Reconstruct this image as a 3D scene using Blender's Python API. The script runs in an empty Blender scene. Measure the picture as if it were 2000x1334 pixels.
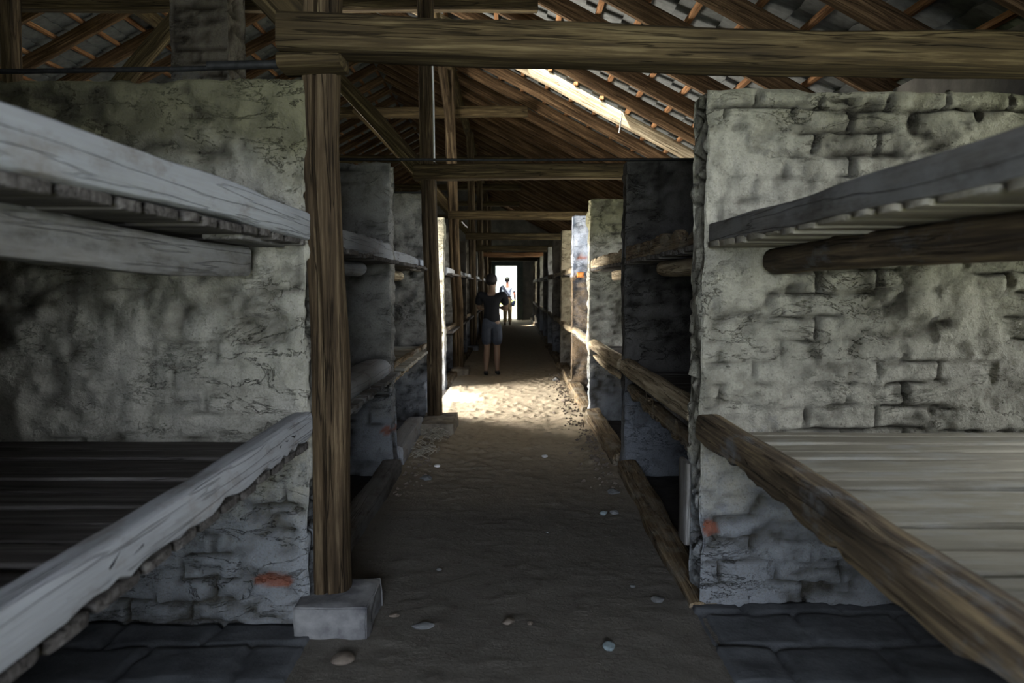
import bpy, bmesh, math, random
import numpy as np
from mathutils import Vector, Matrix, noise as mnoise

# ------------------------------------------------------------------ scene, camera, world, sun, exposure
S = bpy.context.scene
COL = S.collection
CAM_H = 1.40
cam_d = bpy.data.cameras.new('camera'); cam = bpy.data.objects.new('camera', cam_d); COL.objects.link(cam)
cam_d.lens = 28.0; cam_d.sensor_width = 36.0; cam_d.clip_start = 0.05; cam_d.clip_end = 400
cam.location = (0, 0, CAM_H)
cam.rotation_euler = (math.radians(90) - math.atan(107 / 1556.0), 0, 0)
cam_d.dof.use_dof = True; cam_d.dof.focus_distance = 5.0; cam_d.dof.aperture_fstop = 3.2
S.camera = cam
S.view_settings.view_transform = 'Standard'; S.view_settings.look = 'None'
S.view_settings.gamma = 1.0; S.view_settings.use_curve_mapping = False
S.view_settings.exposure = 0.0
S.cycles.max_bounces = 10; S.cycles.diffuse_bounces = 6
S.cycles.sample_clamp_indirect = 6.0
S.cycles.caustics_reflective = False; S.cycles.caustics_refractive = False

W = bpy.data.worlds.new('daylight_sky'); S.world = W; W.use_nodes = True
wn = W.node_tree.nodes; wl = W.node_tree.links
bg = wn['Background']; bg.inputs['Color'].default_value = (0.86, 0.95, 1.0, 1); bg.inputs['Strength'].default_value = 2.6

SUN_AZ = math.radians(55); SUN_EL = math.radians(58)          # travels towards +X, +Y and down
sun_dir = Vector((math.sin(SUN_AZ) * math.cos(SUN_EL), math.cos(SUN_AZ) * math.cos(SUN_EL), -math.sin(SUN_EL)))
sd = bpy.data.lights.new('sun', 'SUN'); sd.energy = 48; sd.angle = math.radians(3.0); sd.color = (1.0, 0.93, 0.82)
sun = bpy.data.objects.new('sun', sd); COL.objects.link(sun)
sun.rotation_euler = sun_dir.to_track_quat('-Z', 'Y').to_euler(); sun.location = (-10, -4, 14)

# daylight entering through the real openings of the outer walls:  (wall x, y0, y1, z0, z1, watts, colour)
WIN_R = [(1.45, 2.95, 0.98, 2.35, 62, (0.90, 0.95, 1.0)),
         (6.35, 7.75, 1.00, 2.40, 75, (0.92, 0.96, 1.0)),
         (9.05, 10.35, 1.35, 2.45, 80, (0.62, 0.78, 1.0)),
         (11.4, 12.6, 1.10, 2.40, 190, (1.0, 0.95, 0.84)),
         (16.3, 17.4, 1.10, 2.40, 150, (0.95, 0.95, 0.9)),
         (21.3, 22.4, 1.10, 2.40, 150, (0.95, 0.95, 0.9)),
         (26.3, 27.4, 1.10, 2.40, 260, (0.95, 0.95, 0.9))]
WIN_L = [(1.2, 2.6, 1.0, 2.3, 7, (0.85, 0.92, 1.0)),
         (5.6, 7.0, 1.0, 2.3, 8, (0.9, 0.95, 1.0)),
         (14.6, 16.0, 1.0, 2.3, 60, (0.9, 0.95, 1.0)),
         (22.6, 24.0, 1.0, 2.3, 60, (0.9, 0.95, 1.0))]
X_R, X_L = 2.98, -8.60

def area(name, loc, direction, sx, sy, watts, col):
    d = bpy.data.lights.new(name, 'AREA'); d.shape = 'RECTANGLE'; d.size = sx; d.size_y = sy
    d.energy = watts; d.color = col
    o = bpy.data.objects.new(name, d); COL.objects.link(o); o.location = loc
    o.rotation_euler = Vector(direction).to_track_quat('-Z', 'Y').to_euler()
    return o
for (y0, y1, z0, z1, w, c) in WIN_R:
    area('window_daylight', (X_R + .10, (y0 + y1) / 2, (z0 + z1) / 2), (-1, 0, -.55), y1 - y0, z1 - z0, w, c).data.spread = math.radians(140)
for (y0, y1, z0, z1, w, c) in WIN_L:
    area('window_daylight', (X_L - .10, (y0 + y1) / 2, (z0 + z1) / 2), (1, 0, 0), y1 - y0, z1 - z0, w, c)
# lamp in an added left side doorway, brightens the floor and fourth partition
area('side_door_fill', (-3.02, 9.72, 1.15), (1, 0, -.12), 1.9, 2.1, 1000, (1.0, 0.95, 0.86))
# open doorway in the gable behind the photographer, open doorway in the far gable
area('door_daylight', (-0.1, -3.15, 1.72), (0, 1, -.05), 1.9, 1.3, 310, (0.80, 0.88, 1.0))
area('door_daylight', (-0.2, 33.75, 1.15), (0, -1, 0), 0.9, 2.2, 30, (1.0, 1.0, 0.86))

# ------------------------------------------------------------------ helpers
def rgb(r, g, b): return (r, g, b, 1)

_h = np.uint64
def _hash(ix, iy, iz, seed):
    with np.errstate(over='ignore'):
        n = (ix.astype(np.int64) * 374761393 + iy.astype(np.int64) * 668265263 + iz.astype(np.int64) * 2147483647 // 7 + seed * 144665)
        n = n & 0x7fffffff
        n = (n ^ (n >> 13)) * 1274126177 & 0x7fffffff
        n = (n ^ (n >> 16)) * 668265263 & 0x7fffffff
        n = n ^ (n >> 15)
    return (n & 0xffffff) / float(0xffffff)
def vnoise(p, seed=0):
    f = np.floor(p); t = p - f; t = t * t * (3 - 2 * t); f = f.astype(np.int64)
    r = 0
    for dx in (0, 1):
        wx = t[:, 0] if dx else 1 - t[:, 0]
        for dy in (0, 1):
            wy = t[:, 1] if dy else 1 - t[:, 1]
            for dz in (0, 1):
                wz = t[:, 2] if dz else 1 - t[:, 2]
                r = r + wx * wy * wz * _hash(f[:, 0] + dx, f[:, 1] + dy, f[:, 2] + dz, seed)
    return r
def fbm(p, seed=0, octv=4, gain=.5):
    a, s, n = 1.0, 0.0, 0.0; q = np.array(p, dtype=float)
    for i in range(octv):
        s = s + a * vnoise(q, seed + i * 17); n += a; a *= gain; q = q * 2.03 + 5.3
    return s / n
def sst(a, b, x):
    t = np.clip((x - a) / (b - a), 0, 1); return t * t * (3 - 2 * t)

def link_mesh(name, verts, faces, mat, parent=None, attrs=None, smooth=True, sharp=None, mats=None, fm=None):
    me = bpy.data.meshes.new(name)
    me.from_pydata([tuple(v) for v in verts], [], faces)
    me.validate(); me.update()
    for m in (mats or [mat]): me.materials.append(m)
    if fm is not None:
        me.polygons.foreach_set('material_index', fm)
    if attrs:
        for k, vals in attrs.items():
            a = me.attributes.new(k, 'FLOAT', 'POINT'); a.data.foreach_set('value', np.asarray(vals, dtype=np.float32))
    if smooth:
        me.polygons.foreach_set('use_smooth', [True] * len(me.polygons))
        if sharp: me.set_sharp_from_angle(angle=math.radians(sharp))
    o = bpy.data.objects.new(name, me); COL.objects.link(o)
    if parent: o.parent = parent
    return o
def tag(o, label=None, cat=None, group=None, kind=None):
    if label: o['label'] = label
    if cat: o['category'] = cat
    if group: o['group'] = group
    if kind: o['kind'] = kind
    return o
def empty(name, loc, rz=0):
    o = bpy.data.objects.new(name, None); COL.objects.link(o); o.location = loc; o.rotation_euler = (0, 0, rz)
    o.empty_display_size = .1
    return o
rnd = random.Random(11)

# ------------------------------------------------------------------ materials
def new_mat(name, rough=.9, spec=.15):
    m = bpy.data.materials.new(name); m.use_nodes = True
    nt = m.node_tree; b = nt.nodes['Principled BSDF']
    b.inputs['Roughness'].default_value = rough
    b.inputs['Specular IOR Level'].default_value = spec
    return m, nt, b
def N(nt, t, **kw):
    n = nt.nodes.new(t)
    for k, v in kw.items(): setattr(n, k, v)
    return n
def noise(nt, vec, scale, detail=5, rough=.6, dist=0):
    n = N(nt, 'ShaderNodeTexNoise'); n.inputs['Scale'].default_value = scale; n.inputs['Detail'].default_value = detail
    n.inputs['Roughness'].default_value = rough; n.inputs['Distortion'].default_value = dist
    if vec: nt.links.new(vec, n.inputs['Vector'])
    return n.outputs['Fac']
def ramp(nt, fac, stops):
    r = N(nt, 'ShaderNodeValToRGB'); e = r.color_ramp.elements
    while len(e) < len(stops): e.new(.5)
    for i, (p, c) in enumerate(stops):
        e[i].position = p; e[i].color = c if len(c) == 4 else (*c, 1)
    nt.links.new(fac, r.inputs['Fac']); return r.outputs['Color']
def mix(nt, fac, a, b, mode='MIX'):
    m = N(nt, 'ShaderNodeMix', data_type='RGBA', blend_type=mode)
    for sock, v in ((m.inputs[0], fac), (m.inputs[6], a), (m.inputs[7], b)):
        if isinstance(v, (int, float)): sock.default_value = v
        elif isinstance(v, tuple): sock.default_value = v if len(v) == 4 else (*v, 1)
        else: nt.links.new(v, sock)
    return m.outputs[2]
def mth(nt, op, a, b=0.0, clamp=False):
    m = N(nt, 'ShaderNodeMath', operation=op); m.use_clamp = clamp
    for s, v in ((m.inputs[0], a), (m.inputs[1], b)):
        if isinstance(v, (int, float)): s.default_value = v
        else: nt.links.new(v, s)
    return m.outputs[0]
def bump(nt, b, hgt, dist, strength=1.0):
    n = N(nt, 'ShaderNodeBump'); n.inputs['Distance'].default_value = dist; n.inputs['Strength'].default_value = strength
    nt.links.new(hgt, n.inputs['Height']); nt.links.new(n.outputs['Normal'], b.inputs['Normal'])
def coords(nt, scale=(1, 1, 1), rand=True):
    tc = N(nt, 'ShaderNodeTexCoord'); mp = N(nt, 'ShaderNodeMapping'); mp.inputs['Scale'].default_value = scale
    nt.links.new(tc.outputs['Object'], mp.inputs['Vector'])
    if rand:
        oi = N(nt, 'ShaderNodeObjectInfo'); v = N(nt, 'ShaderNodeVectorMath', operation='SCALE')
        cx = N(nt, 'ShaderNodeCombineXYZ')
        for i in range(3): nt.links.new(oi.outputs['Random'], cx.inputs[i])
        nt.links.new(cx.outputs[0], v.inputs[0]); v.inputs['Scale'].default_value = 37.0
        nt.links.new(v.outputs[0], mp.inputs['Location'])
    return mp.outputs['Vector']

def wood(name, dark, mid, light, lime=0.0, lime_col=(.42, .43, .44), rough=.85, bumpd=.004, var=.2, grain=40, crk=.7):
    """weathered timber, grain along local X; lime = cover of old whitewash"""
    m, nt, b = new_mat(name, rough, .12)
    g = noise(nt, coords(nt, (1.5, grain, grain)), 1.0, 7, .68, .25)
    fine = noise(nt, coords(nt, (5, 110, 110)), 1.0, 4, .6)
    big = noise(nt, coords(nt, (1.1, 3.2, 3.2)), 1.2, 4, .6)
    c = ramp(nt, g, [(.36, dark), (.52, mid), (.66, light)])
    c = mix(nt, mth(nt, 'MULTIPLY', ramp(nt, big, [(.35, (0, 0, 0)), (.65, (1, 1, 1))]), .55), c, dark)
    crack = ramp(nt, noise(nt, coords(nt, (.7, 19, 19)), 1.0, 3, .55, .1), [(.487, (0, 0, 0)), (.5, (1, 1, 1)), (.513, (0, 0, 0))])
    c = mix(nt, mth(nt, 'MULTIPLY', crack, crk), c, tuple(x * .25 for x in dark))
    if lime > 0:
        lm = noise(nt, coords(nt, (2.2, 5, 5)), 1.6, 8, .7)
        f = ramp(nt, lm, [(max(0, .62 - lime * .42), (0, 0, 0)), (min(1, .78 - lime * .35), (1, 1, 1))])
        f2 = mth(nt, 'MULTIPLY', f, mth(nt, 'ADD', mth(nt, 'MULTIPLY', fine, .5), .62), True)
        c = mix(nt, f2, c, mix(nt, big, lime_col, tuple(x * .62 for x in lime_col)))
    oi2 = N(nt, 'ShaderNodeObjectInfo'); vv = mth(nt, 'ADD', mth(nt, 'MULTIPLY', oi2.outputs['Random'], var), 1 - var * .5)
    cb = N(nt, 'ShaderNodeCombineColor'); [nt.links.new(vv, cb.inputs[i]) for i in range(3)]
    c = mix(nt, 1.0, c, cb.outputs[0], 'MULTIPLY')
    nt.links.new(c, b.inputs['Base Color'])
    hgt = mth(nt, 'ADD', mth(nt, 'SUBTRACT', g, mth(nt, 'MULTIPLY', crack, .9)), mth(nt, 'MULTIPLY', fine, .6))
    bump(nt, b, hgt, bumpd)
    return m

def wall_mat(name, lime, lime2, mud, green_z=1.9, green=.0, blue_low=.0, below=None):
    m, nt, b = new_mat(name, .95, .05)
    co = coords(nt, rand=True)
    n1 = noise(nt, co, 1.6, 8, .65); n2 = noise(nt, co, 7, 8, .7); n3 = noise(nt, co, 42, 6, .72)
    a = N(nt, 'ShaderNodeAttribute', attribute_name='dirt'); ar = N(nt, 'ShaderNodeAttribute', attribute_name='red')
    c = mix(nt, ramp(nt, n1, [(.35, (0, 0, 0)), (.65, (1, 1, 1))]), lime, lime2)
    c = mix(nt, mth(nt, 'MULTIPLY', ramp(nt, n2, [(.5, (0, 0, 0)), (.72, (1, 1, 1))]), .6), c, mud)
    tcz = N(nt, 'ShaderNodeTexCoord'); sx = N(nt, 'ShaderNodeSeparateXYZ'); nt.links.new(tcz.outputs['Object'], sx.inputs[0])
    z = sx.outputs['Z']
    if below:                                     # blue window light on the upper wall put into the colour, brown below
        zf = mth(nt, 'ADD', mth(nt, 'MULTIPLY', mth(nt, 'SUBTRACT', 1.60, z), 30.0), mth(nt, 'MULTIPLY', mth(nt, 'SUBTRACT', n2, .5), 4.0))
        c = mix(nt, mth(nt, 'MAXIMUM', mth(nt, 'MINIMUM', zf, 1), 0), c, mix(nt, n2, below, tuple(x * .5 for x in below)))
    if green > 0:
        zf = mth(nt, 'ADD', mth(nt, 'MULTIPLY', mth(nt, 'SUBTRACT', z, green_z), 2.6), mth(nt, 'MULTIPLY', mth(nt, 'SUBTRACT', n1, .5), 3.0))
        c = mix(nt, mth(nt, 'MULTIPLY', mth(nt, 'MAXIMUM', mth(nt, 'MINIMUM', zf, 1), 0), green), c, (.20, .19, .115))
    if blue_low > 0:
        zf = mth(nt, 'ADD', mth(nt, 'MULTIPLY', mth(nt, 'SUBTRACT', .75, z), 3.0), mth(nt, 'MULTIPLY', mth(nt, 'SUBTRACT', n2, .5), 3.0))
        c = mix(nt, mth(nt, 'MULTIPLY', mth(nt, 'MAXIMUM', mth(nt, 'MINIMUM', zf, 1), 0), blue_low), c, (.30, .335, .40))
    c = mix(nt, mth(nt, 'MULTIPLY', a.outputs['Fac'], .95), c, tuple(x * .42 for x in mud))
    cm = noise(nt, coords(nt, (3.2, 3.2, 7.5)), 1.0, 6, .68, .6)
    ck = ramp(nt, cm, [(.488, (0, 0, 0)), (.5, (1, 1, 1)), (.512, (0, 0, 0))])
    ck = mth(nt, 'MULTIPLY', ck, ramp(nt, n1, [(.42, (0, 0, 0)), (.6, (1, 1, 1))]))
    c = mix(nt, mth(nt, 'MULTIPLY', ck, .8), c, tuple(x * .35 for x in mud))
    n4 = noise(nt, co, 95, 3, .6)
    c = mix(nt, mth(nt, 'MULTIPLY', ramp(nt, n4, [(.5, (0, 0, 0)), (.75, (1, 1, 1))]), .5), c, tuple(x * 1.3 for x in mud))
    pits = ramp(nt, n3, [(.60, (0, 0, 0)), (.72, (1, 1, 1))])
    c = mix(nt, mth(nt, 'MULTIPLY', pits, .7), c, tuple(x * .5 for x in mud))
    c = mix(nt, mth(nt, 'MULTIPLY', ar.outputs['Fac'], mth(nt, 'ADD', n2, .3), True), c, (.34, .12, .07))
    nt.links.new(c, b.inputs['Base Color'])
    bump(nt, b, mth(nt, 'ADD', mth(nt, 'MULTIPLY', n2, .7), mth(nt, 'SUBTRACT', mth(nt, 'MULTIPLY', n3, .6), mth(nt, 'MULTIPLY', ck, .45))), .038, 1.0)
    return m

M = {}
M['post'] = wood('post_wood', (.022, .015, .009), (.085, .058, .033), (.20, .15, .09), bumpd=.010, grain=32)
M['beam'] = wood('beam_wood', (.028, .020, .011), (.075, .053, .025), (.17, .13, .066), bumpd=.007)
M['rafter'] = wood('rafter_wood', (.035, .020, .010), (.11, .066, .034), (.24, .15, .08), bumpd=.003)
M['batten'] = wood('batten_wood', (.12, .055, .025), (.29, .15, .07), (.46, .26, .13), bumpd=.002)
M['rail_lime'] = wood('limed_rail_wood', (.09, .07, .055), (.20, .17, .14), (.30, .27, .24), lime=.88, lime_col=(.43, .45, .48), grain=18, crk=.3)
M['rail_brown'] = wood('brown_rail_wood', (.05, .04, .03), (.16, .12, .08), (.36, .27, .16), lime=.18, lime_col=(.27, .28, .30))
M['rail_grey'] = wood('grey_rail_wood', (.07, .065, .06), (.15, .14, .13), (.24, .23, .22), crk=.3, grain=22, lime=.55, lime_col=(.25, .25, .25))
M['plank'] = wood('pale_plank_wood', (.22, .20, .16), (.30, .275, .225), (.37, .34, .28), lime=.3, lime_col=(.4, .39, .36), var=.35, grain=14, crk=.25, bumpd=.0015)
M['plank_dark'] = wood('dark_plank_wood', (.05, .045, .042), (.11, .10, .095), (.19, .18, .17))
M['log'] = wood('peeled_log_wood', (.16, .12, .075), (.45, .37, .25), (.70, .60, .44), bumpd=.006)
M['kerb'] = wood('kerb_wood', (.06, .042, .025), (.20, .145, .085), (.40, .31, .20), lime=.35, lime_col=(.33, .30, .25), bumpd=.008)
M['wall_pale'] = wall_mat('limewashed_brick', (.50, .475, .40), (.34, .325, .275), (.15, .135, .105), 1.85, .45, .7)
M['wall_green'] = wall_mat('mossy_limewash', (.58, .555, .48), (.42, .405, .345), (.17, .155, .12), 1.72, .95, .7)
M['wall_brown'] = wall_mat('sooty_brick', (.24, .21, .17), (.14, .125, .105), (.07, .055, .04), 1.9, .2, .5)
M['wall_dark'] = wall_mat('shaded_brick', (.14, .135, .13), (.09, .085, .08), (.045, .04, .035), 1.9, .1, .5)  # shade of the unlit second bay put into this brick colour
M['wall_split'] = wall_mat('blue_lit_top_brick', (.50, .54, .62), (.36, .39, .45), (.2, .2, .21), 9, 0, 0, (.20, .145, .09))  # bluish upper part is window light painted into the brick
M['wall_warm'] = wall_mat('warm_limewash', (.48, .43, .32), (.33, .29, .21), (.15, .12, .08), 1.9, .4, .3)
M['wall_grey'] = wall_mat('grey_limewash', (.42, .41, .38), (.29, .28, .26), (.13, .12, .105), 1.9, .3, .6)

def floor_mat():
    m, nt, b = new_mat('trodden_earth', .95, .06)
    co = coords(nt, rand=False)
    n1 = noise(nt, co, .9, 6, .6); n2 = noise(nt, co, 9, 8, .7); n3 = noise(nt, co, 60, 5, .7)
    c = mix(nt, n1, (.10, .093, .085), (.17, .155, .135))
    tc = N(nt, 'ShaderNodeTexCoord'); sp = N(nt, 'ShaderNodeSeparateXYZ'); nt.links.new(tc.outputs['Object'], sp.inputs[0])
    yf = mth(nt, 'MULTIPLY', mth(nt, 'SUBTRACT', mth(nt, 'ADD', sp.outputs['Y'], n1), 5.2), .45, False)   # paler, warmer earth colour further along Y
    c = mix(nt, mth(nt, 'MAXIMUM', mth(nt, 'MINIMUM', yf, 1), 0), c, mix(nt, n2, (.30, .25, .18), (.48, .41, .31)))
    c = mix(nt, mth(nt, 'MULTIPLY', ramp(nt, n2, [(.5, (0, 0, 0)), (.7, (1, 1, 1))]), .5), c, (.07, .06, .052))
    c = mix(nt, mth(nt, 'MULTIPLY', ramp(nt, n3, [(.62, (0, 0, 0)), (.72, (1, 1, 1))]), .35), c, (.26, .24, .21))
    nt.links.new(c, b.inputs['Base Color'])
    bump(nt, b, mth(nt, 'ADD', n2, mth(nt, 'MULTIPLY', n3, .4)), .014)
    return m
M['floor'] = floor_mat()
def simple(name, col, rough=.9, scale=12, var=.35, bd=.003, spec=.1, metallic=0, dark=None):
    m, nt, b = new_mat(name, rough, spec); b.inputs['Metallic'].default_value = metallic
    n = noise(nt, coords(nt), scale, 6, .65)
    d = dark or tuple(c * (1 - var) for c in col)
    c = mix(nt, ramp(nt, n, [(.35, (0, 0, 0)), (.65, (1, 1, 1))]), tuple(c * (1 + var * .4) for c in col), d)
    nt.links.new(c, b.inputs['Base Color']); bump(nt, b, n, bd); return m
M['flag'] = simple('brick_flags', (.095, .10, .11), scale=6, bd=.01)
M['pit'] = simple('dark_bay_earth', (.06, .055, .055), scale=9, bd=.012)
M['concrete'] = simple('stone_footing', (.24, .24, .24), scale=3.5, bd=.012, dark=(.055, .055, .065))
M['concrete_warm'] = simple('sandy_footing', (.27, .24, .19), scale=7, bd=.01, dark=(.13, .11, .09))
M['stone'] = simple('pebble_stone', (.17, .175, .18), scale=20, bd=.003)
M['stone_blue'] = simple('blue_grey_stone', (.22, .27, .29), scale=20, bd=.003)
M['stone_white'] = simple('chalk_white', (.75, .75, .75), scale=20, bd=.001)
M['stone_brown'] = simple('brown_brick_shard', (.18, .15, .125), scale=20, bd=.003)
M['straw'] = simple('dry_straw', (.36, .33, .27), scale=20, bd=.001)
M['orange_brick'] = simple('bare_orange_brick', (.62, .23, .06), scale=20, bd=.002)
M['tile'] = simple('grey_roof_tile', (.11, .115, .11), rough=.62, scale=14, bd=.003, spec=.4)
M['iron'] = simple('dark_iron', (.035, .035, .035), rough=.6, scale=30, bd=.001, metallic=.5)
M['strand'] = simple('white_strand_coat', (.62, .62, .64), rough=.6, var=.1)
M['door_green'] = simple('dark_green_door_paint', (.11, .135, .12), rough=.7, scale=5, var=.3)
M['door_light'] = simple('grey_green_frame_paint', (.40, .43, .37), rough=.7, scale=5, var=.2)
M['outer_brick'] = simple('outer_wall_plaster', (.24, .225, .20), scale=3, bd=.02)
M['grass'] = simple('summer_grass', (.32, .38, .16), scale=2, var=.4)
M['gravel'] = simple('pale_gravel_path', (.60, .56, .46), scale=9, var=.2)
M['shirt_black'] = simple('black_cotton', (.010, .011, .014), scale=9, var=.2, bd=.004)
M['shorts'] = simple('blue_grey_denim', (.035, .042, .058), scale=9, var=.3, bd=.004)
M['skin'] = simple('sunburnt_skin', (.30, .12, .075), rough=.6, scale=6, var=.12, spec=.3, bd=.001)
M['skin_dark'] = simple('tanned_skin', (.13, .085, .06), rough=.6, scale=6, var=.12, spec=.3, bd=.001)
M['hair'] = simple('black_hair', (.012, .011, .012), rough=.6, scale=40, bd=.006)
M['cap'] = simple('dark_cap_cloth', (.06, .065, .06), scale=20)
M['shirt_blue'] = simple('pale_blue_shirt_cloth', (.47, .55, .74), scale=9, var=.2, bd=.006)
M['khaki'] = simple('khaki_trouser_cloth', (.70, .56, .33), scale=9, var=.25, bd=.006)
M['leather'] = simple('black_leather', (.02, .02, .02), rough=.5, var=.1)
M['navy'] = simple('navy_bag_cloth', (.03, .045, .09), scale=12, var=.2)
M['shoe'] = simple('brown_shoe_leather', (.16, .10, .06), rough=.6)

# ------------------------------------------------------------------ timber builder
TSEED = [1]
def timber(name, A, B, w, h, mat, n=8, parent=None, step=.08, rough=.006, bow=0.0, taper=1.0, ragged=0.0, up=(0, 0, 1),
           fray=0.0, wob=0.012, nsec=20, notch=None, split=0.0, world_parent=None):
    """beam from A to B, w across, h up; n = superellipse exponent (2 log, 8 squared)"""
    TSEED[0] += 1; sd_ = TSEED[0]
    A = Vector(A); B = Vector(B); d = B - A; L = d.length; x = d.normalized()
    u = Vector(up); y = u.cross(x)
    if y.length < 1e-4: y = Vector((0, 1, 0)).cross(x)
    y.normalize(); z = x.cross(y)
    nl = max(3, int(L / step) + 1)
    ts = np.linspace(0, 1, nl)
    ang = np.linspace(0, 2 * math.pi, nsec, endpoint=False) + math.pi / nsec
    ca, sa = np.cos(ang), np.sin(ang)
    r = 1.0 / (np.abs(ca) ** n + np.abs(sa) ** n) ** (1.0 / n)
    py, pz = ca * r * w / 2, sa * r * h / 2
    V = []
    for i, t in enumerate(ts):
        s = 1 + (taper - 1) * t
        V.append(np.stack([np.full(nsec, t * L), py * s, pz * s], 1))
    V = np.array(V)
    P = V.reshape(-1, 3)
    q = P * np.array([2.2, 9, 9]) + sd_ * 7.3
    nn = np.stack([fbm(q, sd_, 3), fbm(q + 31, sd_, 3), fbm(q + 67, sd_, 3)], 1) - .5
    P = P + nn * np.array([0, rough * 2, rough * 2])
    lw = np.stack([np.zeros(len(P)), vnoise(np.stack([P[:, 0] * 1.1, P[:, 0] * 0 + sd_, P[:, 0] * 0], 1), sd_) - .5,
                   vnoise(np.stack([P[:, 0] * 1.1, P[:, 0] * 0 + sd_ + 9, P[:, 0] * 0], 1), sd_) - .5], 1)
    P = P + lw * wob * 2
    if split:                                     # one long drying crack down the face
        j = int(np.argmin(np.abs(py + w * .10) + (pz > 0) * 9)); msk = (np.arange(len(P)) % nsec) == j
        P[msk, 2] += split * (.35 + .9 * vnoise(np.stack([P[msk, 0] * 3, P[msk, 0] * 0, P[msk, 0] * 0], 1), sd_))
    if bow: P[:, 2] += bow * np.sin(np.pi * P[:, 0] / L)
    if ragged:
        rg = vnoise(np.stack([P[:, 0] * 7, P[:, 0] * 0 + sd_, P[:, 0] * 0], 1), sd_) * vnoise(np.stack([P[:, 0] * 19, P[:, 0] * 0, P[:, 0] * 0 + 3], 1), sd_)
        sgn = 1 if ragged > 0 else -1
        msk = (P[:, 2] * sgn > 0)
        P[msk, 2] -= sgn * rg[msk] * abs(ragged) * 2.2
    P = P.reshape(nl, nsec, 3)
    if notch:                                     # dent the underside between two distances
        for (n0, n1, dep) in notch:
            for i in range(nl):
                if n0 <= ts[i] * L <= n1: P[i, P[i, :, 2] < 0, 2] += dep
    verts = [tuple(p) for p in P.reshape(-1, 3)]
    faces = []
    for i in range(nl - 1):
        for j in range(nsec):
            k = (j + 1) % nsec
            faces.append((i * nsec + j, i * nsec + k, (i + 1) * nsec + k, (i + 1) * nsec + j))
    rr = np.random.RandomState(sd_)
    for (i, sg) in ((0, -1), (nl - 1, 1)):
        c = P[i].mean(0); ring = len(verts)
        inner = c + (P[i] - c) * .80; inner[:, 0] += sg * (.006 + fray * rr.rand(nsec))
        verts += [tuple(p) for p in inner]
        verts.append((c[0] + sg * .006, c[1], c[2])); cc = len(verts) - 1
        for j in range(nsec):
            k = (j + 1) % nsec
            a, b_, c_, d_ = i * nsec + j, i * nsec + k, ring + k, ring + j
            if sg > 0: faces += [(a, b_, c_, d_), (ring + j, ring + k, cc)]
            else: faces += [(b_, a, d_, c_), (ring + k, ring + j, cc)]
    o = link_mesh(name, verts, faces, mat, None, smooth=True, sharp=42 if n > 3 else 60)
    o.matrix_world = Matrix((( x.x, y.x, z.x, A.x), (x.y, y.y, z.y, A.y), (x.z, y.z, z.z, A.z), (0, 0, 0, 1)))
    if parent:
        o.parent = parent
        o.matrix_parent_inverse = parent_matrix(parent).inverted()
    return o
def parent_matrix(p):
    return Matrix.Translation(p.location) @ p.rotation_euler.to_matrix().to_4x4()

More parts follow.
